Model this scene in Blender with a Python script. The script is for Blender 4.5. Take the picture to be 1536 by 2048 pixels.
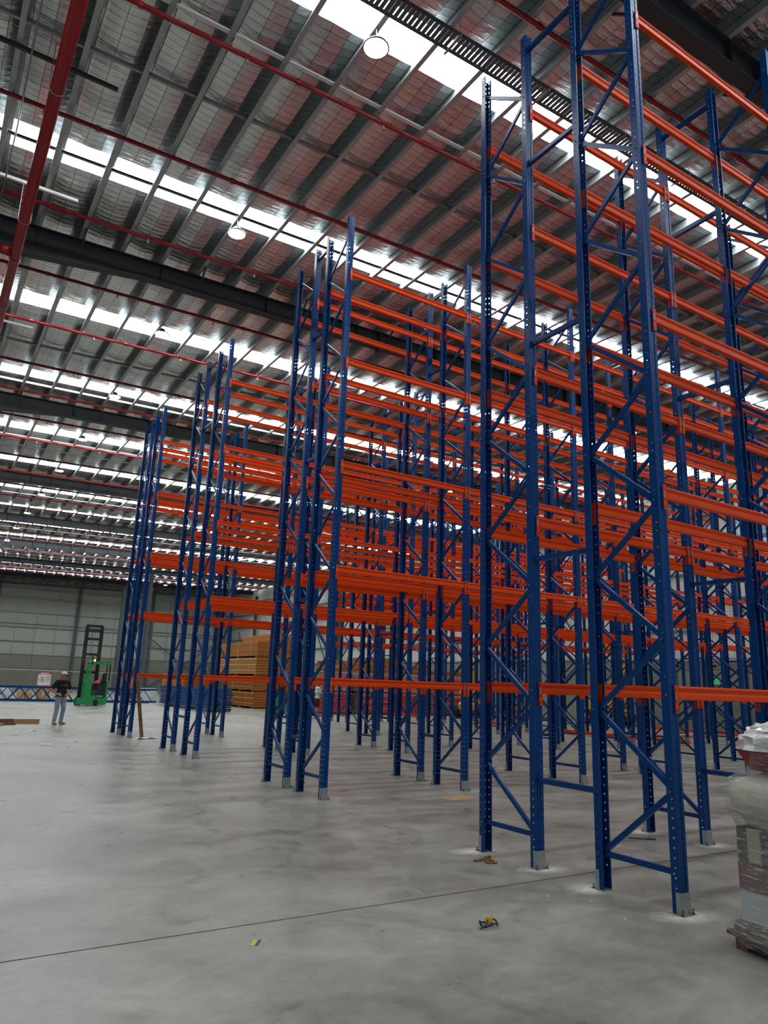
import bpy, bmesh, math, random
from mathutils import Vector, Matrix
import numpy as np

random.seed(7)
RNG = np.random.default_rng(7)
SC = bpy.context.scene
COL = SC.collection
for _o in list(bpy.data.objects):
    bpy.data.objects.remove(_o)

# ------------------------------------------------------------------ camera
CAM_POS = Vector((-5.46926880, -4.03668820, 1.69753071))
YAW, PITCH, ROLL, FPX = math.radians(57.84624953), math.radians(13.42657385), math.radians(1.98369094), 1445.307
_fw = Vector((math.cos(YAW) * math.cos(PITCH), math.sin(YAW) * math.cos(PITCH), math.sin(PITCH)))
_rt = Vector((math.sin(YAW), -math.cos(YAW), 0))
_up = _rt.cross(_fw)
_r2 = math.cos(ROLL) * _rt + math.sin(ROLL) * _up
_u2 = -math.sin(ROLL) * _rt + math.cos(ROLL) * _up
cam_data = bpy.data.cameras.new('camera')
cam_data.sensor_fit = 'HORIZONTAL'
cam_data.sensor_width = 36.0
cam_data.lens = FPX * 36.0 / 1536.0
cam_data.clip_end = 400
cam = bpy.data.objects.new('camera', cam_data)
COL.objects.link(cam)
cam.matrix_world = Matrix(((_r2.x, _u2.x, -_fw.x, CAM_POS.x), (_r2.y, _u2.y, -_fw.y, CAM_POS.y),
                           (_r2.z, _u2.z, -_fw.z, CAM_POS.z), (0, 0, 0, 1)))
SC.camera = cam

# ------------------------------------------------------------------ light
SKYLIGHT_STRENGTH = 10.0
LAMP_STRENGTH = 30.0
world = bpy.data.worlds.new('daylight')
SC.world = world
world.use_nodes = True
_bg = world.node_tree.nodes['Background']
_bg.inputs[0].default_value = (0.72, 0.86, 1.0, 1)
_bg.inputs[1].default_value = 0.3
SC.view_settings.view_transform = 'Standard'
SC.view_settings.look = 'None'
SC.view_settings.exposure = 0.26
SC.view_settings.gamma = 1.0
SC.view_settings.use_curve_mapping = False
SC.cycles.max_bounces = 5
SC.cycles.diffuse_bounces = 3
SC.cycles.glossy_bounces = 2
SC.cycles.transparent_max_bounces = 8
SC.cycles.caustics_reflective = False
SC.cycles.caustics_refractive = False

# ------------------------------------------------------------------ materials
def s2l(c):
    return tuple(((v / 255.0) / 12.92 if v / 255.0 <= 0.04045 else (((v / 255.0) + 0.055) / 1.055) ** 2.4) for v in c)

def mat(name, rgb, rough=0.5, metal=0.0, spec=0.5, noise=0.0, nscale=8.0, bump=0.0, bscale=60.0, coat=0.0, emit=None, alpha=None, trans=0.0):
    m = bpy.data.materials.new(name)
    m.use_nodes = True
    nt = m.node_tree
    b = nt.nodes['Principled BSDF']
    col = s2l(rgb)
    b.inputs['Base Color'].default_value = (*col, 1)
    b.inputs['Roughness'].default_value = rough
    b.inputs['Metallic'].default_value = metal
    b.inputs['Specular IOR Level'].default_value = spec
    b.inputs['Coat Weight'].default_value = coat
    b.inputs['Transmission Weight'].default_value = trans
    if alpha is not None:
        b.inputs['Alpha'].default_value = alpha
    if emit:
        b.inputs['Emission Color'].default_value = (*s2l(emit[0]), 1)
        b.inputs['Emission Strength'].default_value = emit[1]
    if noise or bump:
        tc = nt.nodes.new('ShaderNodeTexCoord')
    if noise:
        n = nt.nodes.new('ShaderNodeTexNoise')
        n.inputs['Scale'].default_value = nscale
        n.inputs['Detail'].default_value = 5
        nt.links.new(tc.outputs['Object'], n.inputs['Vector'])
        r = nt.nodes.new('ShaderNodeMapRange')
        r.inputs[1].default_value = 0.3
        r.inputs[2].default_value = 0.7
        r.inputs[3].default_value = 1 - noise
        r.inputs[4].default_value = 1 + noise
        nt.links.new(n.outputs['Fac'], r.inputs[0])
        mx = nt.nodes.new('ShaderNodeVectorMath')
        mx.operation = 'SCALE'
        mx.inputs[0].default_value = col
        nt.links.new(r.outputs[0], mx.inputs['Scale'])
        nt.links.new(mx.outputs[0], b.inputs['Base Color'])
    if bump:
        n2 = nt.nodes.new('ShaderNodeTexNoise')
        n2.inputs['Scale'].default_value = bscale
        n2.inputs['Detail'].default_value = 3
        nt.links.new(tc.outputs['Object'], n2.inputs['Vector'])
        bp = nt.nodes.new('ShaderNodeBump')
        bp.inputs['Strength'].default_value = bump
        bp.inputs['Distance'].default_value = 0.02
        nt.links.new(n2.outputs['Fac'], bp.inputs['Height'])
        nt.links.new(bp.outputs[0], b.inputs['Normal'])
    return m

BLUE = mat('blue_powder_coat', (0, 60, 122), 0.27, 0, 0.22, noise=0.06, nscale=3)
ORANGE = mat('orange_powder_coat', (230, 72, 6), 0.36, 0, 0.2, noise=0.05, nscale=2)
GALV = mat('galvanised_steel', (150, 156, 158), 0.42, 0.75, 0.5, noise=0.12, nscale=9)
ZINC = mat('zinc_plate', (165, 172, 172), 0.45, 0.6, 0.5, noise=0.1, nscale=14)
PURLIN = mat('galvanised_purlin', (172, 180, 182), 0.48, 0.35, 0.5, noise=0.08, nscale=4)
DARKSTEEL = mat('dark_grey_paint', (50, 54, 58), 0.55, 0, 0.4, noise=0.06)
COLUMN = mat('column_grey_paint', (86, 94, 98), 0.55, 0, 0.4, noise=0.05)
REDPIPE = mat('red_pipe_paint', (142, 16, 27), 0.34, 0, 0.5, noise=0.05)
WHITEBAR = mat('white_and_lit_steel', (232, 238, 238), 0.5, 0.0)  # white steel; on bridging it paints in the light from the roof lights
BLACK = mat('black_plastic', (22, 22, 24), 0.5)
RUBBER = mat('black_rubber', (26, 25, 25), 0.75)
GREEN = mat('forklift_green', (10, 140, 80), 0.4, noise=0.04, coat=0.2)
DKGREEN = mat('dark_green_step', (8, 70, 42), 0.5)
TEAL = mat('teal_paint', (28, 140, 128), 0.4)
YELLOW = mat('machine_yellow', (228, 168, 28), 0.42, noise=0.05)
HYDBLUE = mat('blue_hose_guard', (96, 140, 190), 0.4)
PLY = mat('orange_brown_board', (190, 124, 48), 0.7, noise=0.16, nscale=6)
PLYD = mat('dark_board_end', (154, 92, 30), 0.75, noise=0.2, nscale=7)
TIMBER = mat('raw_timber', (176, 138, 96), 0.8, noise=0.18, nscale=10)
TIMBERD = mat('weathered_timber', (120, 92, 66), 0.85, noise=0.2, nscale=9)
CARD = mat('cardboard', (196, 156, 112), 0.85, noise=0.06)
REDWRAP = mat('red_bundle', (186, 70, 58), 0.4, noise=0.14, nscale=5, bump=0.3, bscale=14, coat=0.5)
PINKWRAP = mat('pink_wrapped_bundle', (200, 122, 122), 0.32, noise=0.16, nscale=5, bump=0.4, bscale=12, coat=0.6)
GREYWRAP = mat('grey_wrapped_end', (150, 134, 126), 0.35, noise=0.2, nscale=6, bump=0.5, bscale=12, coat=0.5)
WHITEPLAS = mat('white_plastic', (214, 218, 222), 0.4, noise=0.08, bump=0.5, bscale=18)
SIGNWHITE = mat('sign_white', (226, 228, 232), 0.5)
SIGNRED = mat('sign_red', (196, 44, 62), 0.5)
SIGNGREY = mat('sign_print', (70, 78, 84), 0.6)
EXITGREEN = mat('exit_green', (20, 140, 70), 0.5, emit=((20, 150, 80), 0.6))
SKIN = mat('skin', (190, 128, 104), 0.55, noise=0.05)
SHIRTBLACK = mat('black_cotton', (18, 17, 19), 0.85)
DENIM = mat('light_denim', (134, 152, 172), 0.85, noise=0.18, nscale=9)
SHOE = mat('khaki_shoe', (150, 146, 118), 0.75)
HAIR = mat('brown_hair', (48, 34, 26), 0.7)
CAPM = mat('beige_cap', (218, 196, 168), 0.8)
CAPB = mat('dark_cap_peak', (78, 66, 54), 0.8)
HIVIS = mat('orange_hi_vis', (250, 84, 34), 0.7)
NAVY = mat('navy_trousers', (40, 44, 56), 0.85)
WHITESHIRT = mat('white_cotton', (214, 212, 212), 0.85)
MAROON = mat('maroon_shorts', (62, 30, 38), 0.85)
LETTER = mat('white_lettering', (235, 235, 235), 0.5)
DUST = None

def mat_foil():
    m = bpy.data.materials.new('foil_insulation')
    m.use_nodes = True
    nt = m.node_tree
    b = nt.nodes['Principled BSDF']
    b.inputs['Metallic'].default_value = 0.92
    b.inputs['Roughness'].default_value = 0.27
    tc = nt.nodes.new('ShaderNodeTexCoord')
    sep = nt.nodes.new('ShaderNodeSeparateXYZ')
    nt.links.new(tc.outputs['Object'], sep.inputs[0])
    def math_(op, a, bb=None):
        n = nt.nodes.new('ShaderNodeMath')
        n.operation = op
        for i, v in enumerate((a, bb)):
            if v is None:
                continue
            if isinstance(v, (int, float)):
                n.inputs[i].default_value = v
            else:
                nt.links.new(v, n.inputs[i])
        return n.outputs[0]
    def wire(o, pitch, w):
        fr = math_('FRACT', math_('DIVIDE', o, pitch))
        d = math_('ABSOLUTE', math_('SUBTRACT', fr, 0.5))
        return math_('LESS_THAN', d, w / pitch), math_('MULTIPLY', d, 2.0)
    wx, px = wire(sep.outputs[0], 0.31, 0.0042)
    wy, py = wire(sep.outputs[1], 0.155, 0.0042)
    wm = math_('MAXIMUM', wx, wy)
    mix = nt.nodes.new('ShaderNodeMix')
    mix.data_type = 'RGBA'
    mix.inputs['A'].default_value = (*s2l((214, 216, 216)), 1)
    mix.inputs['B'].default_value = (*s2l((84, 86, 88)), 1)
    nt.links.new(wm, mix.inputs['Factor'])
    nt.links.new(mix.outputs['Result'], b.inputs['Base Color'])
    # quilted pillows pressed out between the wires, with crinkles
    pil = math_('MULTIPLY', math_('POWER', px, 0.5), math_('POWER', py, 0.5))
    n = nt.nodes.new('ShaderNodeTexNoise')
    n.inputs['Scale'].default_value = 9
    n.inputs['Detail'].default_value = 4
    n.inputs['Distortion'].default_value = 0.6
    mp = nt.nodes.new('ShaderNodeMapping')
    mp.inputs['Scale'].default_value = (0.5, 1.6, 1.0)
    nt.links.new(tc.outputs['Object'], mp.inputs[0])
    nt.links.new(mp.outputs[0], n.inputs['Vector'])
    h = math_('ADD', math_('MULTIPLY', pil, 0.55), math_('MULTIPLY', n.outputs['Fac'], 0.9))
    bp = nt.nodes.new('ShaderNodeBump')
    bp.inputs['Strength'].default_value = 0.45
    bp.inputs['Distance'].default_value = 0.035
    bp.invert = True
    nt.links.new(h, bp.inputs['Height'])
    nt.links.new(bp.outputs[0], b.inputs['Normal'])
    return m
FOIL = mat_foil()

def mat_floor():
    m = bpy.data.materials.new('polished_concrete')
    m.use_nodes = True
    nt = m.node_tree
    b = nt.nodes['Principled BSDF']
    tc = nt.nodes.new('ShaderNodeTexCoord')
    def noise(scale, detail=6, rough=0.6, dist=0.0, stretch=None):
        n = nt.nodes.new('ShaderNodeTexNoise')
        n.inputs['Scale'].default_value = scale
        n.inputs['Detail'].default_value = detail
        n.inputs['Roughness'].default_value = rough
        n.inputs['Distortion'].default_value = dist
        if stretch:
            mp = nt.nodes.new('ShaderNodeMapping')
            mp.inputs['Scale'].default_value = stretch[0]
            mp.inputs['Rotation'].default_value = (0, 0, stretch[1])
            nt.links.new(tc.outputs['Object'], mp.inputs[0])
            nt.links.new(mp.outputs[0], n.inputs['Vector'])
        else:
            nt.links.new(tc.outputs['Object'], n.inputs['Vector'])
        return n.outputs['Fac']
    a = noise(0.55, 5, 0.6, 0.6)
    c = noise(2.2, 8, 0.68, 0.9)
    d = noise(5.0, 10, 0.78, 0.8, ((0.8, 1.5, 1), 0.5))
    g = noise(90, 2, 0.5)
    ramp = nt.nodes.new('ShaderNodeValToRGB')
    e = ramp.color_ramp.elements
    e[0].position = 0.30
    e[0].color = (*s2l((108, 106, 97)), 1)
    e[1].position = 0.70
    e[1].color = (*s2l((180, 180, 169)), 1)
    mm = nt.nodes.new('ShaderNodeMath')
    mm.operation = 'MULTIPLY_ADD'
    mm.inputs[1].default_value = 0.45
    nt.links.new(c, mm.inputs[0])
    m2 = nt.nodes.new('ShaderNodeMath')
    m2.operation = 'MULTIPLY'
    m2.inputs[1].default_value = 0.55
    nt.links.new(a, m2.inputs[0])
    nt.links.new(m2.outputs[0], mm.inputs[2])
    nt.links.new(mm.outputs[0], ramp.inputs[0])
    # faint sweeping trowel marks and fine grain
    mr = nt.nodes.new('ShaderNodeMapRange')
    mr.inputs[1].default_value = 0.35
    mr.inputs[2].default_value = 0.65
    mr.inputs[3].default_value = 0.86
    mr.inputs[4].default_value = 1.1
    nt.links.new(d, mr.inputs[0])
    mr2 = nt.nodes.new('ShaderNodeMapRange')
    mr2.inputs[1].default_value = 0.3
    mr2.inputs[2].default_value = 0.7
    mr2.inputs[3].default_value = 0.96
    mr2.inputs[4].default_value = 1.04
    nt.links.new(g, mr2.inputs[0])
    s1 = nt.nodes.new('ShaderNodeVectorMath')
    s1.operation = 'SCALE'
    nt.links.new(ramp.outputs[0], s1.inputs[0])
    nt.links.new(mr.outputs[0], s1.inputs['Scale'])
    s2 = nt.nodes.new('ShaderNodeVectorMath')
    s2.operation = 'SCALE'
    nt.links.new(s1.outputs[0], s2.inputs[0])
    nt.links.new(mr2.outputs[0], s2.inputs['Scale'])
    # scattered dark damp stains, each with its own outline
    vo = nt.nodes.new('ShaderNodeTexVoronoi')
    vo.inputs['Scale'].default_value = 0.42
    vo.inputs['Randomness'].default_value = 1.0
    wob = nt.nodes.new('ShaderNodeMapRange')
    wob.inputs[1].default_value = 0.02
    wob.inputs[2].default_value = 0.055
    wob.inputs[3].default_value = 0.84
    wob.inputs[4].default_value = 1.0
    wa = nt.nodes.new('ShaderNodeMath')
    wa.operation = 'MULTIPLY_ADD'
    wa.inputs[1].default_value = 0.16
    nt.links.new(tc.outputs['Object'], vo.inputs['Vector'])
    nt.links.new(c, wa.inputs[0])
    ws = nt.nodes.new('ShaderNodeMath')
    ws.operation = 'SUBTRACT'
    ws.inputs[1].default_value = 0.08
    nt.links.new(vo.outputs['Distance'], ws.inputs[0])
    nt.links.new(ws.outputs[0], wa.inputs[2])
    nt.links.new(wa.outputs[0], wob.inputs[0])
    s3 = nt.nodes.new('ShaderNodeVectorMath')
    s3.operation = 'SCALE'
    nt.links.new(s2.outputs[0], s3.inputs[0])
    nt.links.new(wob.outputs[0], s3.inputs['Scale'])
    nt.links.new(s3.outputs[0], b.inputs['Base Color'])
    rr = nt.nodes.new('ShaderNodeMapRange')
    rr.inputs[1].default_value = 0.3
    rr.inputs[2].default_value = 0.7
    rr.inputs[3].default_value = 0.24
    rr.inputs[4].default_value = 0.46
    nt.links.new(c, rr.inputs[0])
    nt.links.new(rr.outputs[0], b.inputs['Roughness'])
    b.inputs['Specular IOR Level'].default_value = 0.32
    bp = nt.nodes.new('ShaderNodeBump')
    bp.inputs['Strength'].default_value = 0.12
    bp.inputs['Distance'].default_value = 0.01
    nt.links.new(d, bp.inputs['Height'])
    nt.links.new(bp.outputs[0], b.inputs['Normal'])
    return m
FLOOR = mat_floor()
JOINT = mat('rusty_joint_filler', (104, 80, 66), 0.8, noise=0.2, nscale=12)
PRECAST = mat('precast_concrete', (136, 136, 124), 0.8, noise=0.07, nscale=1.5)
CLAD = mat('pale_green_grey_cladding', (174, 180, 170), 0.55, noise=0.03, nscale=2)
CLADW = mat('white_cladding', (224, 224, 220), 0.55, noise=0.03, nscale=2)
WRAP = None

def mat_emit(name, rgb, s):
    m = bpy.data.materials.new(name)
    m.use_nodes = True
    nt = m.node_tree
    nt.nodes.clear()
    o = nt.nodes.new('ShaderNodeOutputMaterial')
    e = nt.nodes.new('ShaderNodeEmission')
    e.inputs[0].default_value = (*s2l(rgb), 1)
    e.inputs[1].default_value = s
    nt.links.new(e.outputs[0], o.inputs[0])
    return m
SKYL = mat_emit('daylit_translucent_sheet', (246, 252, 255), SKYLIGHT_STRENGTH)
LAMPGLOW = mat_emit('lamp_diffuser', (255, 248, 236), LAMP_STRENGTH)
BEACON = mat_emit('beacon_lens', (255, 196, 24), 70.0)

def mat_glass():
    m = bpy.data.materials.new('window_glass')
    m.use_nodes = True
    nt = m.node_tree
    nt.nodes.clear()
    o = nt.nodes.new('ShaderNodeOutputMaterial')
    t = nt.nodes.new('ShaderNodeBsdfTransparent')
    t.inputs[0].default_value = (0.9, 0.96, 1.0, 1)
    g = nt.nodes.new('ShaderNodeBsdfGlossy')
    g.inputs['Roughness'].default_value = 0.05
    mx = nt.nodes.new('ShaderNodeMixShader')
    mx.inputs[0].default_value = 0.08
    nt.links.new(t.outputs[0], mx.inputs[1])
    nt.links.new(g.outputs[0], mx.inputs[2])
    nt.links.new(mx.outputs[0], o.inputs[0])
    return m
GLASS = mat_glass()

def mat_wrap():
    m = bpy.data.materials.new('stretch_wrap_film')
    m.use_nodes = True
    nt = m.node_tree
    nt.nodes.clear()
    o = nt.nodes.new('ShaderNodeOutputMaterial')
    t = nt.nodes.new('ShaderNodeBsdfTransparent')
    t.inputs[0].default_value = (0.95, 0.95, 0.95, 1)
    g = nt.nodes.new('ShaderNodeBsdfPrincipled')
    g.inputs['Base Color'].default_value = (0.8, 0.8, 0.8, 1)
    g.inputs['Roughness'].default_value = 0.12
    tc = nt.nodes.new('ShaderNodeTexCoord')
    mp = nt.nodes.new('ShaderNodeMapping')
    mp.inputs['Scale'].default_value = (3, 3, 34)
    mp.inputs['Rotation'].default_value = (0.12, 0.1, 0)
    n = nt.nodes.new('ShaderNodeTexNoise')
    n.inputs['Scale'].default_value = 2.2
    n.inputs['Detail'].default_value = 5
    n.inputs['Distortion'].default_value = 1.2
    nt.links.new(tc.outputs['Object'], mp.inputs[0])
    nt.links.new(mp.outputs[0], n.inputs['Vector'])
    r = nt.nodes.new('ShaderNodeMapRange')  # whitish streaks mixed in to stand for highlights on the film
    r.inputs[1].default_value = 0.52
    r.inputs[2].default_value = 0.74
    r.inputs[3].default_value = 0.16
    r.inputs[4].default_value = 0.85
    nt.links.new(n.outputs['Fac'], r.inputs[0])
    bp = nt.nodes.new('ShaderNodeBump')
    bp.inputs['Strength'].default_value = 0.9
    bp.inputs['Distance'].default_value = 0.03
    nt.links.new(n.outputs['Fac'], bp.inputs['Height'])
    nt.links.new(bp.outputs[0], g.inputs['Normal'])
    mx = nt.nodes.new('ShaderNodeMixShader')
    nt.links.new(r.outputs[0], mx.inputs[0])
    nt.links.new(t.outputs[0], mx.inputs[1])
    nt.links.new(g.outputs[0], mx.inputs[2])
    nt.links.new(mx.outputs[0], o.inputs[0])
    return m
WRAP = mat_wrap()

def mat_dust():
    m = bpy.data.materials.new('white_drilling_dust')
    m.use_nodes = True
    nt = m.node_tree
    b = nt.nodes['Principled BSDF']
    b.inputs['Base Color'].default_value = (*s2l((226, 222, 208)), 1)
    b.inputs['Roughness'].default_value = 0.95
    tc = nt.nodes.new('ShaderNodeTexCoord')
    ln = nt.nodes.new('ShaderNodeVectorMath')
    ln.operation = 'LENGTH'
    nt.links.new(tc.outputs['Object'], ln.inputs[0])
    n = nt.nodes.new('ShaderNodeTexNoise')
    n.inputs['Scale'].default_value = 9
    n.inputs['Detail'].default_value = 6
    nt.links.new(tc.outputs['Object'], n.inputs['Vector'])
    ad = nt.nodes.new('ShaderNodeMath')
    ad.operation = 'MULTIPLY_ADD'
    ad.inputs[1].default_value = 0.32
    nt.links.new(n.outputs['Fac'], ad.inputs[0])
    nt.links.new(ln.outputs['Value'], ad.inputs[2])
    r = nt.nodes.new('ShaderNodeMapRange')
    r.inputs[1].default_value = 0.24
    r.inputs[2].default_value = 0.56
    r.inputs[3].default_value = 0.92
    r.inputs[4].default_value = 0.0
    nt.links.new(ad.outputs[0], r.inputs[0])
    nt.links.new(r.outputs[0], b.inputs['Alpha'])
    return m
DUST = mat_dust()

# ------------------------------------------------------------------ mesh helpers
class MB:
    """collects shapes and links them as one mesh"""
    def __init__(self):
        self.v, self.f, self.m = [], [], []
    def add(self, vs, fs, mi=0):
        o = len(self.v)
        self.v += [tuple(p) for p in vs]
        self.f += [tuple(i + o for i in q) for q in fs]
        self.m += [mi] * len(fs)
        return self
    def box(self, a, b, mi=0):
        x0, y0, z0 = a
        x1, y1, z1 = b
        return self.add([(x0, y0, z0), (x1, y0, z0), (x1, y1, z0), (x0, y1, z0), (x0, y0, z1), (x1, y0, z1), (x1, y1, z1), (x0, y1, z1)],
                        [(0, 3, 2, 1), (4, 5, 6, 7), (0, 1, 5, 4), (1, 2, 6, 5), (2, 3, 7, 6), (3, 0, 4, 7)], mi)
    def bar(self, p, q, w, h, up=(0, 0, 1), mi=0):
        """rectangular bar from p to q"""
        p, q = Vector(p), Vector(q)
        d = (q - p).normalized()
        s = d.cross(Vector(up))
        if s.length < 1e-5:
            s = d.cross(Vector((1, 0, 0)))
        s.normalize()
        u = s.cross(d)
        vs = []
        for e in (p, q):
            for i, j in ((-1, -1), (1, -1), (1, 1), (-1, 1)):
                vs.append(e + s * (w / 2 * i) + u * (h / 2 * j))
        return self.add(vs, [(0, 1, 2, 3), (7, 6, 5, 4), (0, 4, 5, 1), (1, 5, 6, 2), (2, 6, 7, 3), (3, 7, 4, 0)], mi)
    def tube(self, p, q, r, n=10, mi=0, r2=None, cap=True):
        p, q = Vector(p), Vector(q)
        r2 = r if r2 is None else r2
        d = (q - p).normalized()
        s = d.orthogonal().normalized()
        u = d.cross(s)
        vs = []
        for e, rr in ((p, r), (q, r2)):
            for k in range(n):
                a = 2 * math.pi * k / n
                vs.append(e + s * (rr * math.cos(a)) + u * (rr * math.sin(a)))
        fs = [(k, (k + 1) % n, n + (k + 1) % n, n + k) for k in range(n)]
        if cap:
            fs += [tuple(reversed(range(n))), tuple(range(n, 2 * n))]
        return self.add(vs, fs, mi)
    def path(self, pts, r, n=8, mi=0):
        for a, b in zip(pts[:-1], pts[1:]):
            self.tube(a, b, r, n, mi)
        return self
    def prism(self, prof, axis, a, b, mi=0, closed=True, caps=True):
        """profile of 2D points swept along axis from a to b; axis x:(y,z) y:(x,z) z:(x,y)"""
        n = len(prof)
        def P(t, u, w):
            return {'x': (t, u, w), 'y': (u, t, w), 'z': (u, w, t)}[axis]
        vs = [P(a, u, w) for u, w in prof] + [P(b, u, w) for u, w in prof]
        fs = [(k, (k + 1) % n, n + (k + 1) % n, n + k) for k in range(n if closed else n - 1)]
        if caps and closed:
            fs += [tuple(reversed(range(n))), tuple(range(n, 2 * n))]
        return self.add(vs, fs, mi)
    def lathe(self, prof, c=(0, 0, 0), n=20, mi=0):
        vs, fs = [], []
        for r, z in prof:
            for k in range(n):
                a = 2 * math.pi * k / n
                vs.append((c[0] + r * math.cos(a), c[1] + r * math.sin(a), c[2] + z))
        for i in range(len(prof) - 1):
            for k in range(n):
                fs.append((i * n + k, i * n + (k + 1) % n, (i + 1) * n + (k + 1) % n, (i + 1) * n + k))
        fs.append(tuple(reversed(range(n))))
        fs.append(tuple(range((len(prof) - 1) * n, len(prof) * n)))
        return self.add(vs, fs, mi)
    def ball(self, c, r, n=10, mi=0, sc=(1, 1, 1)):
        prof = [(max(1e-4, math.sin(math.pi * i / n)), -math.cos(math.pi * i / n)) for i in range(n + 1)]
        t = MB().lathe(prof, (0, 0, 0), max(8, n + 4))
        return self.add([(c[0] + x * r * sc[0], c[1] + y * r * sc[1], c[2] + z * r * sc[2]) for x, y, z in t.v], t.f, mi)
    def mesh(self, name, mats, smooth=False, bevel=0.0):
        me = bpy.data.meshes.new(name)
        me.from_pydata(self.v, [], self.f)
        for m in (mats if isinstance(mats, (list, tuple)) else [mats]):
            me.materials.append(m)
        me.polygons.foreach_set('material_index', self.m)
        me.update()
        bm = bmesh.new()
        bm.from_mesh(me)
        bmesh.ops.recalc_face_normals(bm, faces=bm.faces)
        if bevel:
            bmesh.ops.bevel(bm, geom=[e for e in bm.edges if e.is_manifold and e.calc_face_angle(0) > 0.6], offset=bevel, segments=2, affect='EDGES', clamp_overlap=True)
        bm.to_mesh(me)
        bm.free()
        if smooth:
            me.polygons.foreach_set('use_smooth', [True] * len(me.polygons))
        return me
    def build(self, name, mats, parent=None, smooth=False, bevel=0.0, loc=(0, 0, 0), rz=0.0):
        return obj(name, self.mesh(name, mats, smooth, bevel), parent, loc, rz)

def obj(name, me, parent=None, loc=(0, 0, 0), rz=0.0):
    o = bpy.data.objects.new(name, me)
    COL.objects.link(o)
    o.location = loc
    if rz:
        o.rotation_euler = (0, 0, rz)
    if parent is not None:
        o.parent = parent
    return o

def tag(o, label=None, cat=None, group=None, kind=None):
    if label:
        o['label'] = label
    if cat:
        o['category'] = cat
    if group:
        o['group'] = group
    if kind:
        o['kind'] = kind
    return o

def thing(name, label, cat, loc=(0, 0, 0), rz=0.0, group=None):
    return tag(obj(name, None, None, loc, rz), label, cat, group)

def copy_tree(o, parent=None):
    c = o.copy()
    COL.objects.link(c)
    c.parent = parent
    for ch in list(o.children):
        copy_tree(ch, c)
    return c

ORD = ['first', 'second', 'third', 'fourth', 'fifth', 'sixth', 'seventh', 'eighth', 'ninth', 'tenth', 'eleventh', 'twelfth',
       'thirteenth', 'fourteenth', 'fifteenth', 'sixteenth', 'seventeenth', 'eighteenth', 'nineteenth', 'twentieth']
ORD += ['twenty-' + w for w in ORD[:9]] + ['thirtieth'] + ['thirty-' + w for w in ORD[:9]]

# ------------------------------------------------------------------ floor
XL, XR, YN, YB = -14.0, 29.0, -13.0, 87.0       # building extents built
JY = 1.253                                       # saw-cut joint
fl = MB().box((XL, JY + 0.010, -0.15), (XR, YB, 0)).build('floor', FLOOR)
tag(fl, 'polished grey concrete warehouse floor slab', None, None, 'structure')
MB().box((XL, YN, -0.15), (XR, JY - 0.010, 0)).build('slab', FLOOR, fl)
MB().box((XL, JY - 0.010, -0.15), (XR, JY + 0.010, -0.004)).build('joint_filler', JOINT, fl)

# ------------------------------------------------------------------ roof
SL = 0.02
def zr(x, base):
    return base + SL * x
PZ, PD = 11.62, 0.24            # purlin underside and depth at x = 0
ceil = tag(obj('ceiling', None), 'foil lined warehouse roof with steel purlins and dark rafters', None, None, 'structure')
PUR = [-9.23 + 0.932 * i for i in range(41)]
SKY = [(-8.0, -7.2), (-2.2, -1.4), (3.62, 4.42), (9.5, 10.3), (16.25, 17.1), (21.95, 22.75), (28.2, 29.2), (33.8, 34.7), (39.8, 40.7), (45.2, 46.1), (50.8, 51.7),  # first two strips are unseen, added behind the camera to light the foreground
       (56.2, 57.1), (61.8, 62.7), (67.2, 68.1), (72.8, 73.7), (78.2, 79.1)]
# purlins: galvanised Z sections running away from the camera
def purlin_mesh(L):
    t, w, lip = 0.006, 0.085, 0.022
    prof = [(0, 0), (-w, 0), (-w, lip), (-w + t, lip), (-w + t, t), (-t, t), (-t, PD), (w - t, PD), (w - t, PD - lip), (w - 2 * t, PD - lip), (w - 2 * t, PD - t), (0, PD - t)]
    prof = [(0, 0), (-w, 0), (-w, lip), (-w + t, lip), (-w + t, t), (-t, t), (-t, PD), (w, PD), (w, PD - lip), (w - t, PD - lip), (w - t, PD - t), (0, PD - t)]
    return MB().prism(prof, 'y', 0, L).mesh('purlin', PURLIN)
pm = purlin_mesh(YB - YN)
for x in PUR:
    obj('purlin', pm, ceil, (x, YN, zr(x, PZ)))
# insulation blankets draped over the purlins between the roof lights
edges = [YN] + [v for ab in SKY for v in ab] + [YB]
for bi in range(0, len(edges), 2):
    y0, y1 = edges[bi], edges[bi + 1]
    ny = max(3, int((y1 - y0) / 0.28))
    sub = 6
    xs = []
    for i in range(len(PUR) - 1):
        for k in range(sub):
            xs.append((PUR[i] + 0.932 * k / sub, k / sub))
    xs.append((PUR[-1], 0.0))
    ys = np.linspace(y0, y1, ny + 1)
    vs = []
    for j, y in enumerate(ys):
        for x, t in xs:
            sag = 0.085 * math.sin(math.pi * t) ** 0.8 * min(1, (0.12 + min(y - y0, y1 - y)) / 0.7) if t else 0
            w = 0.012 * math.sin(x * 5.1 + y * 3.3) * math.sin(y * 7.9 + x) if t else 0
            vs.append((x, y, zr(x, PZ + PD + 0.012) - sag + w + RNG.uniform(-0.005, 0.005) * (t > 0)))
    nx = len(xs)
    fs = [(j * nx + i, j * nx + i + 1, (j + 1) * nx + i + 1, (j + 1) * nx + i) for j in range(ny) for i in range(nx - 1)]
    MB().add(vs, fs).build('insulation_blanket', FOIL, ceil, smooth=True)
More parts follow.
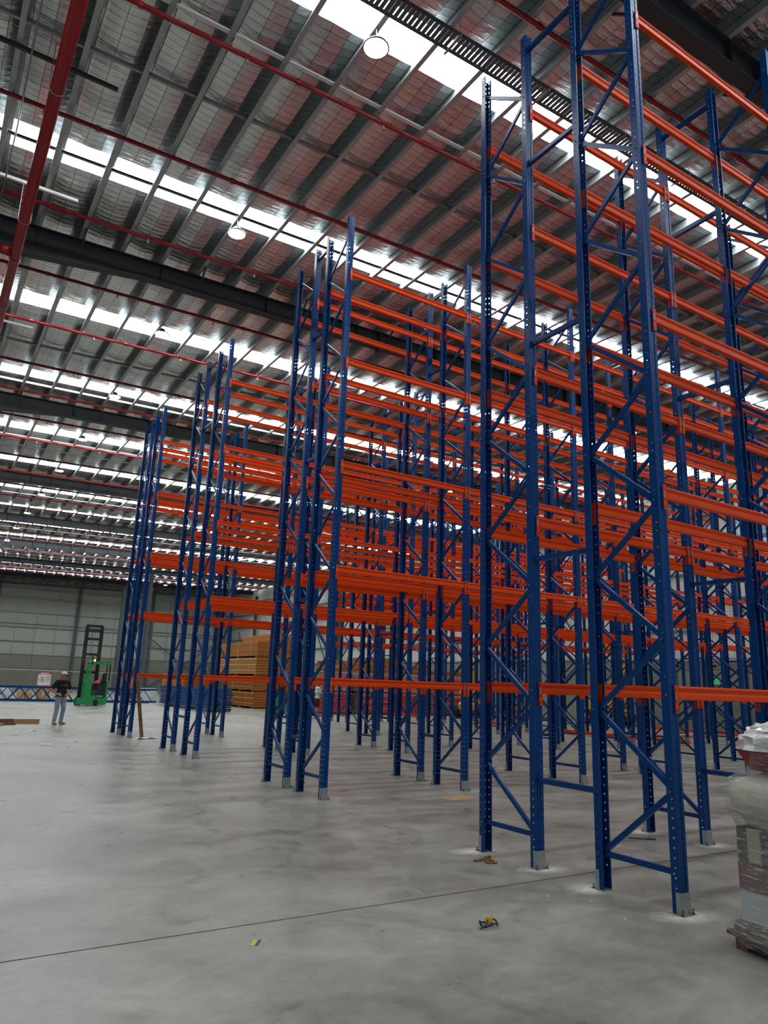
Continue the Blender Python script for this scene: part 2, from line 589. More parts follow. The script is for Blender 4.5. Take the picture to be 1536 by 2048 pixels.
# translucent roof-light sheets
for i, (y0, y1) in enumerate(SKY):
    m = MB()
    n = 24
    prof = []
    for k in range(n + 1):
        y = y0 - 0.06 + (y1 - y0 + 0.12) * k / n
        prof.append((y, 0.03 if (k // 2) % 2 else 0.0))
    vs = [(x, y, zr(x, PZ + PD + 0.05) + dz) for x in (PUR[0], PUR[-1]) for y, dz in prof]
    m.add(vs, [(k, k + 1, n + 2 + k, n + 1 + k) for k in range(n)])
    tag(m.build('window_%d' % (i + 1), SKYL), ('bright translucent roof light strip, %s from the camera' % ORD[i - 2]) if i > 1 else 'unseen translucent roof light strip added behind the camera', None, None, 'structure')
# roof sheeting above everything
MB().add([(XL, YN, zr(XL, PZ + PD + 0.3)), (XR + 2, YN, zr(XR + 2, PZ + PD + 0.3)), (XR + 2, YB + 2, zr(XR + 2, PZ + PD + 0.3)), (XL, YB + 2, zr(XL, PZ + PD + 0.3))], [(0, 1, 2, 3)]).build('roof_sheet', CLAD, ceil)

# rafters: dark universal beams running across
RAFT = [1.15, 12.6, 24.2, 36.0, 47.2, 57.6, 67.6, 78.4]
def rafter(y, first):
    d, w, tf, tw = 0.48, 0.24, 0.02, 0.014
    hx, hd = -2.2, 0.10
    m = MB()
    def rb(x0, x1, ya, yb, za, zb):
        vs = []
        for x in (x0, x1):
            for yy, zz in ((ya, za), (yb, za), (yb, zb), (ya, zb)):
                vs.append((x, yy, zr(x, PZ - d) + zz))
        m.add(vs, [(0, 1, 2, 3), (7, 6, 5, 4), (0, 4, 5, 1), (1, 5, 6, 2), (2, 6, 7, 3), (3, 7, 4, 0)])
    xa, xb = PUR[0], PUR[-1]
    rb(hx, xb, y - w / 2, y + w / 2, 0, tf)
    rb(xa, xb, y - w / 2, y + w / 2, d - tf, d)
    rb(hx, xb, y - tw / 2, y + tw / 2, tf, d - tf)
    # haunch deepening towards the left-hand column
    za, zb = zr(hx, PZ - d), zr(xa, PZ - d) - hd * (hx - xa)
    for (ya, yb, lo, hi) in ((y - w / 2, y + w / 2, 0, tf), (y - tw / 2, y + tw / 2, tf, None)):
        vs = []
        for x, zz in ((xa, zb), (hx, za)):
            top = zr(x, PZ - tf) if hi is None else zz + hi
            vs += [(x, ya, zz + lo), (x, yb, zz + lo), (x, yb, top), (x, ya, top)]
        m.add(vs, [(0, 1, 2, 3), (7, 6, 5, 4), (0, 4, 5, 1), (1, 5, 6, 2), (2, 6, 7, 3), (3, 7, 4, 0)])
    for x in PUR[2::3]:
        rb(x - 0.005, x + 0.005, y - w / 2, y + w / 2, tf, d - tf)
    # bolted splice
    for xs_ in (4.6, 13.0):
        rb(xs_ - 0.035, xs_ + 0.035, y - w / 2 - 0.02, y + w / 2 + 0.02, -0.08, d + 0.0)
    o = m.build('rafter', DARKSTEEL, ceil)
    for x in PUR[3::3]:
        for s in ((-1, 1) if first else (-1,)):
            MB().bar((x, y + s * 0.1, zr(x, PZ - d + 0.02)), (x, y + s * 0.62, zr(x, PZ + 0.02)), 0.04, 0.04).build('fly_brace', DARKSTEEL, o)
    return o
for i, y in enumerate(RAFT):
    rafter(y, i < 2)
# purlin bridging; white bars carry the roof lights' brightness in their colour
brid_m = MB().box((0.02, -0.03, 0), (0.912, 0.03, 0.035)).box((0.02, -0.03, 0), (0.912, -0.024, 0.07)).box((0.0, -0.05, -0.02), (0.02, 0.05, 0.1)).mesh('bridging', GALV)
brid_lit = MB().box((0.02, -0.035, 0), (0.912, 0.035, 0.03)).box((0.9, -0.05, 0.0), (0.925, 0.05, 0.1)).mesh('bridging', WHITEBAR)
for y, me, dz in ((5.3, brid_lit, 0.03), (6.9, brid_m, 0.06), (9.72, brid_m, 0.06), (17.65, brid_lit, 0.03), (19.4, brid_m, 0.05), (22.9, brid_m, 0.05), (40.95, brid_lit, 0.02)):
    for i, x in enumerate(PUR[:-1]):
        o = obj('bridging', me, ceil, (x, y, zr(x, PZ + dz)))
        o.rotation_euler = (0, -math.atan(SL), 0)
for y in (29.5, 31.0, 43.0, 52.3, 54.5, 63.5, 66.0, 74.5, 77.0):
    m = MB()
    m.bar((PUR[0], y, zr(PUR[0], PZ + 0.05)), (PUR[-1], y, zr(PUR[-1], PZ + 0.05)), 0.06, 0.04)
    m.build('bridging', WHITEBAR, ceil)

# ------------------------------------------------------------------ walls
wb = MB().box((XL, YB, 0), (XR, YB + 0.2, 12.6)).build('wall_back', CLAD)
tag(wb, 'pale grey far end wall above concrete panels', None, None, 'structure')
BC = [-7.1, 1.45, 9.96, 18.5, 27.0]
for i, x0 in enumerate([-14.0] + BC):
    x1 = (BC + [XR])[i]
    for k in range(2):
        xa, xb = x0 + (x1 - x0) * k / 2, x0 + (x1 - x0) * (k + 1) / 2
        MB().box((xa + 0.02, YB - 0.16, 0), (xb - 0.02, YB, 3.55)).build('precast_panel', PRECAST, wb, bevel=0.01)
MB().box((XL, YB - 0.17, 2.12), (XR, YB - 0.155, 2.16)).build('panel_joint', JOINT, wb)
for z in (3.6, 5.06, 6.63, 7.01, 8.27, 9.75, 10.8):
    MB().prism([(YB - 0.2, z), (YB, z), (YB, z + 0.015), (YB - 0.185, z + 0.015), (YB - 0.185, z + 0.06), (YB - 0.2, z + 0.06)], 'x', XL, XR).build('girt', GALV, wb)
for i in range(len(BC) - 1):
    for k in (1, 2, 3):
        x = BC[i] + (BC[i + 1] - BC[i]) * k / 4
        MB().box((x - 0.02, YB - 0.14, 3.6), (x + 0.02, YB - 0.1, 11.2)).build('sag_rod', GALV, wb)
def icol(x, y, h, name, parent, w=0.26, m=COLUMN):
    b = MB()
    b.box((x - w / 2, y - 0.14, 0), (x + w / 2, y - 0.125, h)).box((x - w / 2, y + 0.125, 0), (x + w / 2, y + 0.14, h)).box((x - 0.008, y - 0.125, 0), (x + 0.008, y + 0.125, h))
    b.box((x - w / 2 - 0.06, y - 0.2, 0), (x + w / 2 + 0.06, y + 0.2, 0.03))
    return b.build(name, m, parent)
for x in BC:
    icol(x, YB - 0.34, zr(x, PZ - 0.02), 'column', wb, 0.3)
for (xa, xb) in ((18.5, 27.0),):
    for s in (0, 1):
        MB().bar((xa if s else xb, YB - 0.5, 0.3), (xb if s else xa, YB - 0.5, 6.2), 0.1, 0.1).build('cross_brace', COLUMN, wb)
MB().bar((XL, YB - 0.3, zr(XL, 11.35)), (XR, YB - 0.3, zr(XR, 11.35)), 0.2, 0.16).build('eaves_beam', COLUMN, wb)

wr = tag(obj('wall_right', None), 'pale cladding side wall behind the racks', None, None, 'structure')
WIN = [(36.2, 39.6, 7.6, 11.0), (14.4, 17.0, 7.9, 11.0)]
def wallbox(y0, y1, z0, z1, m=CLADW):
    MB().box((XR, y0, z0), (XR + 0.2, y1, z1)).build('cladding', m, wr)
ycur = YN
for (y0, y1, z0, z1) in sorted(WIN):
    wallbox(ycur, y0, 3.3, 13.0)
    wallbox(y0, y1, 3.3, z0)
    wallbox(y0, y1, z1, 13.0)
    ycur = y1
wallbox(ycur, YB + 0.2, 3.3, 13.0)
yy = YN
while yy < YB:
    y2 = min(yy + 5.75, YB)
    MB().box((XR - 0.12, yy + 0.02, 0), (XR + 0.2, y2 - 0.02, 3.3)).build('precast_panel', PRECAST, wr, bevel=0.01)
    yy = y2
for z in (3.5, 5.0, 6.5, 8.0, 9.5, 11.0):
    MB().box((XR - 0.2, YN, z), (XR - 0.17, YB, z + 0.07)).box((XR - 0.18, YN, z), (XR, YB, z + 0.015)).build('girt', GALV, wr)
# ribs of the cladding sheets near the racks
rib = MB().box((-0.03, -0.02, 3.35), (0, 0.02, 12.9)).mesh('cladding_rib', CLADW)
for k in range(120):
    y = 10.0 + 0.36 * k
    if any(a - 0.1 < y < b + 0.1 for a, b, c, d in WIN):
        continue
    obj('cladding_rib', rib, wr, (XR, y, 0))
for y in RAFT[1:]:
    icol(XR - 0.42, y, zr(XR, PZ - 0.6), 'column', wr, 0.3)
    MB().bar((XR - 0.4, y, 0.2), (XR - 0.4, y + 5.2, 7.5), 0.09, 0.09).build('cross_brace', COLUMN, wr)
for i, (y0, y1, z0, z1) in enumerate(WIN):
    w = MB()
    nzp = 4
    for k in range(nzp + 1):
        z = z0 + (z1 - z0) * k / nzp
        w.box((XR + 0.02, y0, z - 0.05), (XR + 0.12, y1, z + 0.05))
    for k in range(3):
        y = y0 + (y1 - y0) * k / 2
        w.box((XR + 0.02, y - 0.05, z0), (XR + 0.12, y + 0.05, z1))
    wo = tag(w.build('window_%d' % (len(SKY) + 1 + i), WHITEBAR), 'tall daylight window in the side wall behind the racks, %s one' % ('farther', 'nearer')[i], None, None, 'structure')
    for k in range(nzp):
        for q in range(2):
            za, zb = z0 + (z1 - z0) * k / nzp + 0.05, z0 + (z1 - z0) * (k + 1) / nzp - 0.05
            ya, yb = y0 + (y1 - y0) * q / 2 + 0.05, y0 + (y1 - y0) * (q + 1) / 2 - 0.05
            MB().box((XR + 0.06, ya, za), (XR + 0.07, yb, zb)).build('pane', GLASS, wo)
wl = tag(obj('wall_left', None), 'pale cladding left side wall with open roller doors', None, None, 'structure')
yy = -2.0
for (ya, yb) in ((2.0, 8.0), (20.0, 26.0), (38.0, 44.0), (60.0, 66.0), (YB, YB)):
    MB().box((XL - 0.2, yy, 0), (XL, ya, 12.4)).build('cladding', CLAD, wl)
    if yb > ya:
        MB().box((XL - 0.2, ya, 5.6), (XL, yb, 12.4)).build('door_head', CLAD, wl)
    yy = yb
# freestanding portal columns under the rafters
for i, (x, y) in enumerate(((13.0, 67.6), (13.0, 78.4), (17.4, 57.6))):
    c = icol(x, y, zr(x, PZ - 0.48), 'trim_%d' % (i + 1), None, 0.34)
    tag(c, ('tall grey steel column before the far wall', 'tall grey steel column against the far wall left of the racks', 'tall grey steel column behind the third rack row')[i], None, None, 'structure')

# ------------------------------------------------------------------ pallet racking
H = 9.9
BW, BD, TH = 0.11, 0.08, 0.0022       # upright web width, flange depth, gauge
LEV = [1.77, 3.541, 5.303, 7.161, 8.856]
def xn(n):
    return 2.70 * n + (0.17 if n >= 2 else 0) + (0.35 if n >= 7 else 0)

def post_mesh():
    """perforated steel upright; web faces -Y, open towards +Y"""
    P = 0.075
    N = int(H / P)
    bm = bmesh.new()
    cache = {}
    def V(x, y, z):
        k = (round(x, 5), round(y, 5), round(z, 5))
        if k not in cache:
            cache[k] = bm.verts.new(k)
        return cache[k]
    def strip(pts, rows, holes):
        """pts: path points across, rows: z breaks in a pitch, holes: set of (col,row)"""
        for n in range(N):
            z0 = n * P
            for c in range(len(pts) - 1):
                for r in range(len(rows) - 1):
                    if (c, r) in holes:
                        continue
                    a, b = pts[c], pts[c + 1]
                    za, zb = z0 + rows[r], z0 + rows[r + 1]
                    try:
                        bm.faces.new((V(*a, za), V(*b, za), V(*b, zb), V(*a, zb)))
                    except ValueError:
                        pass
    w, d = BW / 2, BD
    y0 = -d / 2
    rows_w = [0, 0.026, 0.048, P]
    # web with a shallow centre channel and two columns of slots
    web = [(-w, y0), (-0.0315, y0), (-0.026, y0), (-0.013, y0 + 0.007), (0.013, y0 + 0.007), (0.026, y0), (0.0315, y0), (w, y0)]
    strip(web, rows_w, {(1, 1), (5, 1)})
    rows_f = [0, 0.030, 0.044, P]
    for s in (-1, 1):
        fl_ = [(s * w, y0), (s * w, y0 + 0.026), (s * w, y0 + 0.04), (s * w, y0 + d)]
        strip(fl_, rows_f, {(1, 1)})
        strip([(s * w, y0 + d), (s * (w - 0.014), y0 + d)], [0, P], set())
    bmesh.ops.recalc_face_normals(bm, faces=bm.faces)
    me = bpy.data.meshes.new('upright_post')
    bm.to_mesh(me)
    bm.free()
    me.materials.append(BLUE)
    return me
POST = post_mesh()
# galvanised foot: bracket over the web plus floor plate with anchor bolts
def foot_mesh():
    m = MB()
    w = BW / 2 + 0.004
    y = -BD / 2 - 0.005
    m.box((-w, y - 0.003, 0.004), (w, y, 0.165))
    for s in (-1, 1):
        m.box((s * w - 0.0015, y, 0.004), (s * w + 0.0015, y + 0.045, 0.165))
    m.box((-0.09, -0.085, 0), (0.09, 0.07, 0.006))
    for sx in (-0.03, 0.03):
        for z in (0.035, 0.125):
            m.tube((sx, y - 0.003, z), (sx, y - 0.012, z), 0.009, 6)
    for sx in (-0.068, 0.068):
        m.tube((sx, -0.06, 0.006), (sx, -0.06, 0.016), 0.014, 6, 1)
        m.tube((sx, -0.06, 0.016), (sx, -0.06, 0.045), 0.006, 6, 1)
    return m.mesh('base_foot', [ZINC, JOINT])
FOOT = foot_mesh()
FDEP = 0.781
def brace_mesh(dz, name='brace'):
    """C-channel between the two posts, from (y=.02) to (y=FDEP-.02) rising dz, with bolt heads"""
    m = MB()
    L = math.hypot(FDEP - 0.0, dz)
    w, h, t = 0.03, 0.045, 0.003
    prof = [(-w / 2, -h / 2), (w / 2, -h / 2), (w / 2, -h / 2 + t), (-w / 2 + t, -h / 2 + t), (-w / 2 + t, h / 2 - t), (w / 2, h / 2 - t), (w / 2, h / 2), (-w / 2, h / 2)]
    m.prism(prof, 'y', 0, L)
    a = math.atan2(dz, FDEP)
    vs = [(x, y * math.cos(a) - z * math.sin(a), y * math.sin(a) + z * math.cos(a)) for x, y, z in m.v]
    m.v = vs
    for y, z in ((0.0, 0.0), (FDEP, dz)):
        m.tube((-BW / 2 - 0.012, y, z), (BW / 2 + 0.012, y, z), 0.009, 6, 1)
    return m.mesh(name, [BLUE, ZINC])
BR0, BRU, BRD = brace_mesh(0.0), brace_mesh(0.62), brace_mesh(-0.62)
def beam_mesh(L, name='beam'):
    """pressed box beam with ribbed face; face towards -Y"""
    h = 0.115
    prof = [(0.0, 0.006), (0.003, 0), (0.047, 0), (0.05, 0.006), (0.05, 0.03), (0.049, 0.05), (0.037, 0.062), (0.037, h - 0.044), (0.048, h - 0.026), (0.05, h - 0.014), (0.05, h), (0.014, h), (0.012, h - 0.006), (0.002, h - 0.008), (0.0, h - 0.014), (0.002, h - 0.026),
            (0.015, h - 0.044), (0.015, 0.062), (0.001, 0.05), (0.0, 0.03)]
    m = MB().prism([(y - 0.032, z - h) for y, z in prof], 'x', 0.0, L)
    return m.mesh(name, ORANGE)
def conn_mesh():
    """end plate hooked on the upright, with slots and a grey locking clip"""
    m = MB()
    y = -BD / 2
    # plate lapping the web (local x from 0 inward over the post is negative)
    m.box((-0.046, y - 0.010, -0.225), (-0.002, y - 0.006, 0.006))
    m.box((-0.004, y - 0.010, -0.225), (0.0, y + 0.05, 0.006))
    m.box((-0.040, y - 0.0125, -0.115), (-0.022, y - 0.0095, -0.045), 1)
    for z in (-0.03, -0.13, -0.2):
        m.box((-0.036, y - 0.0115, z - 0.011), (-0.026, y - 0.0095, z + 0.011), 2)
    return m.mesh('end_connector', [ORANGE, GALV, BLACK])
CONN = conn_mesh()
BEAMS = {}

def add_frame(rack, x, yf, mirror, levels_used=None):
    """one upright frame: two perforated posts, feet and zig-zag bracing"""
    for y, rz in ((yf, 0.0), (yf + FDEP, math.pi)):
        p = obj('upright_post', POST, rack, (x, y, 0.006), rz)
        obj('base_foot', FOOT, p, (0, 0, -0.006))
    obj('brace', BR0, rack, (x, yf, 0.30))
    z = 0.30
    k = 0
    while z + 0.62 < H:
        up = (k % 2 == 0) ^ mirror
        # not mirrored: starts at the rear, rises to the front
        if up:
            obj('brace', BRD, rack, (x, yf, z + 0.62))
        else:
            obj('brace', BRU, rack, (x, yf, z))
        z += 0.62
        k += 1

def add_beam(rack, n, yf, rear, z):
    xa, xb = xn(n) + BW / 2, xn(n + 1) - BW / 2
    L = round(xb - xa, 4)
    if L not in BEAMS:
        BEAMS[L] = beam_mesh(L)
    if rear:
        b = obj('beam', BEAMS[L], rack, (xb, yf + FDEP, z), math.pi)
    else:
        b = obj('beam', BEAMS[L], rack, (xa, yf, z))
    obj('end_connector', CONN, b, (0, 0, 0))
    c = obj('end_connector', CONN, b, (L, 0, 0))
    c.scale = (-1, 1, 1)

SPM = {}
def add_spacers(rack, x, ya, yb, zs):
    g = round(yb - ya - BD, 4)
    if g not in SPM:
        SPM[g] = MB().prism([(-0.025, -0.025), (0.025, -0.025), (0.025, 0.025), (-0.025, 0.025)], 'y', 0, g + 0.01).box((-0.05, 0, -0.03), (0.05, 0.004, 0.03)).box((-0.05, g + 0.006, -0.03), (0.05, g + 0.01, 0.03)).mesh('row_spacer', BLUE)
    for z in zs:
        obj('row_spacer', SPM[g], rack, (x, ya + BD / 2 - 0.005, z))

def double_rack(label, y1, y2, bays, levels, spz):
    r = thing('pallet_rack', label, 'pallet rack', (0, 0, 0), 0, 'back to back pallet racks')
    for n in bays:
        add_frame(r, xn(n), y1, False)
        add_frame(r, xn(n), y2, True)
        add_spacers(r, xn(n), y1 + FDEP, y2, spz)
    for n in bays[:-1]:
        for z in levels:
            for yf in (y1, y2):
                add_beam(r, n, yf, False, z)
                add_beam(r, n, yf, True, z)
    return r
SPZ = [0.82, 3.06, 5.58, 8.01, 9.70]
RA = double_rack('nearest double row of blue and orange pallet racking at the right', 0.0, 1.606, list(range(0, 4)), LEV, SPZ)
RB = double_rack('second double row of blue and orange pallet racking from the camera', 6.115, 7.391, list(range(0, 8)), LEV, SPZ)
RC = double_rack('third double row of blue and orange pallet racking from the camera', 12.01, 13.653, list(range(0, 9)), LEV, SPZ)
RD = double_rack('fourth double row of blue and orange pallet racking, its end farthest left', 17.734, 19.017, list(range(0, 9)), LEV, SPZ)
LEVE = [1.77, 3.541, 5.1, 5.45, 5.8, 6.15, 6.5, 6.85, 7.161, 8.856]
RE = double_rack('farthest double rack row with closely spaced orange beams near the side wall', 24.6, 26.0, list(range(4, 9)), LEVE, SPZ)

# white drilling dust heaped round the anchor bolts of the nearest feet
def dust(x, y, s, rz, label):
    n = 28
    vs = [(0, 0, 0.004)]
    for k in range(n):
        a = 2 * math.pi * k / n
        vs.append((0.5 * math.cos(a), 0.5 * math.sin(a), 0.0012))
    fs = [(0, 1 + k, 1 + (k + 1) % n) for k in range(n)]
    o = MB().add(vs, fs).build('drill_dust', DUST, None, False, 0, (x, y, 0.0005), rz)
    o.scale = s
    tag(o, label, 'dust', 'drilling dust patches', 'stuff')
dust(-0.02, -0.08, (0.95, 0.50, 1), -0.3, 'white drilling dust around the nearest rack foot')
dust(-0.12, 0.83, (0.70, 0.5, 1), -0.2, 'white drilling dust at the second rack foot from the camera')
dust(0.02, 1.53, (0.85, 0.45, 1), -0.3, 'white drilling dust below the third rack foot from the camera')
dust(-0.1, 2.43, (0.85, 0.5, 1), -0.2, 'white drilling dust at the fourth rack foot from the camera')
dust(2.72, 1.54, (0.7, 0.42, 1), -0.2, 'white drilling dust beside the rack foot near the wrapped pallet')
dust(2.62, 2.43, (0.7, 0.46, 1), -0.2, 'white drilling dust behind the foreground frame, under the second bay')

# floor-level guard beams at the row ends
GB = MB().prism([(-0.05, 0.05), (0.05, 0.05), (0.05, 0.17), (-0.05, 0.17)], 'y', 0, 2.6).prism([(-0.056, 0.08), (-0.05, 0.08), (-0.05, 0.14), (-0.056, 0.14)], 'y', 0, 2.6).mesh('beam', ORANGE, bevel=0.006)
GP = MB().box((-0.055, -0.05, 0), (0.055, 0.05, 0.05)).box((-0.09, -0.08, 0), (0.09, 0.08, 0.008)).box((-0.06, -0.055, 0.05), (0.06, 0.055, 0.19), 1).mesh('guard_foot', [ZINC, ORANGE])
for i, (x, y) in enumerate(((17.3, 15.1), (17.3, 12.15), (18.0, 21.5), (18.0, 28.2), (18.0, 31.1), (25.2, 14.1), (25.2, 17.0))):
    g = thing('guard_rail', 'orange floor-level guard beam across the rack bays, %s of seven' % ORD[i], 'guard rail', (x, y, 0), 0, 'floor-level guard beams')
    obj('beam', GB, g)
    obj('guard_foot', GP, g, (0, 0, 0))
    obj('guard_foot', GP, g, (0, 2.6, 0))

# ------------------------------------------------------------------ roof services
for i in range(28):
    y = 2.45 + 3.0 * i if i < 3 else (11.4 + 2.98 * (i - 3))
    if y > YB - 1:
        break
    if any(abs(y - r) < 0.3 for r in RAFT):
        y += 0.45
    elif any(abs(y - q) < 0.2 for q in (20.34, 56.04, 65.10)):
        y += 0.25
    m = MB()
    z = PZ - 0.1
    m.tube((PUR[0], y, zr(PUR[0], z)), (PUR[-1], y, zr(PUR[-1], z)), 0.042, 10)
    p = m.build('sprinkler_pipe', REDPIPE, smooth=True)
    tag(p, '%s thin red sprinkler pipe under the roof, counted from the camera' % ORD[i], 'pipe', 'sprinkler branch pipes')
    if i < 10:
        cm = MB().tube((-0.04, 0, 0), (0.04, 0, 0), 0.056, 10).mesh('coupling', REDPIPE)
        hm = MB().tube((0, 0, -0.03), (0, 0, -0.1), 0.016, 8).tube((0, 0, -0.1), (0, 0, -0.12), 0.03, 8).mesh('sprinkler_head', ZINC)
        gm = MB().tube((0, 0, 0.04), (0, 0, 0.12), 0.008, 6).box((-0.02, -0.05, 0.035), (0.02, 0.05, 0.05)).mesh('hanger', ZINC)
        for k in range(12):
            x = -7.6 + 2.6 * k
            obj('coupling', cm, p, (x + 0.9, y, zr(x + 0.9, z)))
            obj('sprinkler_head', hm, p, (x, y, zr(x, z)))
        for x in PUR[1::3]:
            obj('hanger', gm, p, (x, y, zr(x, z)))
# main sprinkler pipe
mp_ = thing('sprinkler_main', 'thick red sprinkler main hanging below the roof at the left', 'pipe', (-4.93, 0, 10.62))
MB().tube((0, -6, 0), (0, 40, 0), 0.105, 20).build('pipe_run', REDPIPE, mp_, smooth=True)
for y in (4.4, 12.55, 18.4, 24.5):
    MB().tube((0, y - 0.06, 0), (0, y + 0.06, 0), 0.125, 18).tube((0.11, y, 0.06), (0.17, y, 0.06), 0.02, 6).tube((-0.11, y, 0.06), (-0.17, y, 0.06), 0.02, 6).build('pipe_coupling', REDPIPE, mp_)
for y in (6.9, 10.9, 15.0, 17.7):
    c = MB()
    pts = [(0.115 * math.cos(a), y, 0.115 * math.sin(a)) for a in [math.pi * (1 + k / 10) for k in range(11)]]
    c.path([(-0.115, y, 0.8)] + pts + [(0.115, y, 0.8)], 0.008, 6)
    c.build('hanger_loop', GALV, mp_)
MB().tube((0, 12.35, 0.0), (-2.2, 12.35, 0.0), 0.085, 14).tube((-0.1, 12.35, 0), (-0.3, 12.35, 0), 0.115, 14).build('branch_pipe', REDPIPE, mp_, smooth=True)
for i, (y, m) in enumerate(((7.35, DARKSTEEL), (10.95, WHITEBAR), (17.9, WHITEBAR))):
    s = MB().prism([(y - 0.03, 11.44), (y + 0.03, 11.44), (y + 0.03, 11.50), (y + 0.02, 11.50), (y + 0.02, 11.45), (y - 0.02, 11.45), (y - 0.02, 11.50), (y - 0.03, 11.50)], 'x', -5.9, -4.0).build('strut_channel', m)
    tag(s, ('dark strut channel over the red main, nearest the camera', 'pale strut channel over the red main beside the roof light', 'farthest pale strut channel over the red main')[i], 'strut')
# thin grey conduits beside the main
c = MB().path([(-5.35, 3.6, 11.30), (-5.35, 9, 11.30), (-5.40, 12.0, 11.30)], 0.014, 8).build('electrical_conduit', GALV)
tag(c, 'thin grey conduit running beside the red main pipe', 'conduit')

# perforated cable tray
ct = thing('cable_tray', 'perforated dark cable tray running beside the nearest roof light', 'cable tray', (0, 3.28, 0))
t = MB()
xa, xb = PUR[0], PUR[-1]
for s in (-0.16, 0.16):
    t.add([(xa, s - 0.004, zr(xa, 11.34)), (xb, s - 0.004, zr(xb, 11.34)), (xb, s + 0.004, zr(xb, 11.34)), (xa, s + 0.004, zr(xa, 11.34)),
           (xa, s - 0.004, zr(xa, 11.42)), (xb, s - 0.004, zr(xb, 11.42)), (xb, s + 0.004, zr(xb, 11.42)), (xa, s + 0.004, zr(xa, 11.42))],
          [(0, 3, 2, 1), (4, 5, 6, 7), (0, 1, 5, 4), (1, 2, 6, 5), (2, 3, 7, 6), (3, 0, 4, 7)])
t.build('side_rail', COLUMN, ct)
rm = MB().box((-0.033, -0.155, 0), (0.033, 0.155, 0.006)).mesh('tray_slat', COLUMN)
k = 0
x = -2.0
while x < 22 and k < 290:
    obj('tray_slat', rm, ct, (x, 0, zr(x, 11.345)))
    x += 0.084
    k += 1
hm = MB().tube((0, -0.18, 0), (0, -0.18, 0.3), 0.006, 6).tube((0, 0.18, 0), (0, 0.18, 0.3), 0.006, 6).box((-0.02, -0.22, -0.01), (0.02, 0.22, 0.01)).mesh('hanger', GALV)
for x in PUR[8:36:2]:
    obj('hanger', hm, ct, (x, 0, zr(x, 11.33)))

# high-bay lamps
lamp_proto = None
def lamp(x, y, label):
    global lamp_proto
    if lamp_proto is None:
        t = thing('high_bay_lamp', label, 'lamp', (0, 0, 0), 0, 'round high-bay lamps')
        MB().lathe([(0.02, 0.16), (0.06, 0.16), (0.09, 0.13), (0.10, 0.05), (0.17, 0.035), (0.205, 0.02), (0.21, -0.005), (0.2, -0.012), (0.185, -0.004)], n=28).build('housing', GALV, t, smooth=True)
        MB().lathe([(0.001, -0.02), (0.12, -0.018), (0.183, -0.006), (0.184, 0.002)], n=28).build('diffuser', LAMPGLOW, t)
        MB().path([(0, 0, 0.16), (0.02, 0, 0.2), (0, 0, 0.25), (0, 0, 0.375)], 0.008, 6).build('suspension_hook', GALV, t)
        MB().path([(0.03, 0, 0.16), (0.10, 0.06, 0.26), (0.06, 0.04, 0.32), (0.03, 0.01, 0.375)], 0.006, 6).build('power_cord', BLACK, t)
        lamp_proto = t
        o = t
    else:
        o = copy_tree(lamp_proto)
        o['label'] = label
    o.location = (x, y, zr(x, 11.25))
for i in range(15):
    lamp(-0.90, 3.93 + 5.79 * i, 'round high-bay lamp, %s from the camera in the left row' % ORD[i])
for i in range(15):
    lamp(16.83, 2.03 + 5.72 * i, 'round high-bay lamp, %s from the camera in the right row' % ORD[i])

# ------------------------------------------------------------------ people
def capsule(p, q, r0, r1, sc=(1, 1, 1), n=14):
    """closed tapered capsule as (verts, faces)"""
    p, q = Vector(p), Vector(q)
    d = q - p
    L = d.length
    d = d / L if L > 1e-6 else Vector((0, 0, 1))
    s = d.orthogonal().normalized()
    u = d.cross(s)
    rings = []
    for i in range(5):
        a = math.pi / 2 * (1 - i / 4)
        rings.append((-r0 * math.sin(a), max(1e-3, r0 * math.cos(a))))
    for i in range(5):
        a = math.pi / 2 * i / 4
        rings.append((L + r1 * math.sin(a), max(1e-3, r1 * math.cos(a))))
    vs, fs = [], []
    for t, r in rings:
        for k in range(n):
            a = 2 * math.pi * k / n
            v = p + d * t + s * (r * math.cos(a)) + u * (r * math.sin(a))
            vs.append(v)
    for i in range(len(rings) - 1):
        for k in range(n):
            fs.append((i * n + k, i * n + (k + 1) % n, (i + 1) * n + (k + 1) % n, (i + 1) * n + k))
    fs.append(tuple(reversed(range(n))))
    fs.append(tuple(range((len(rings) - 1) * n, len(rings) * n)))
    return vs, fs

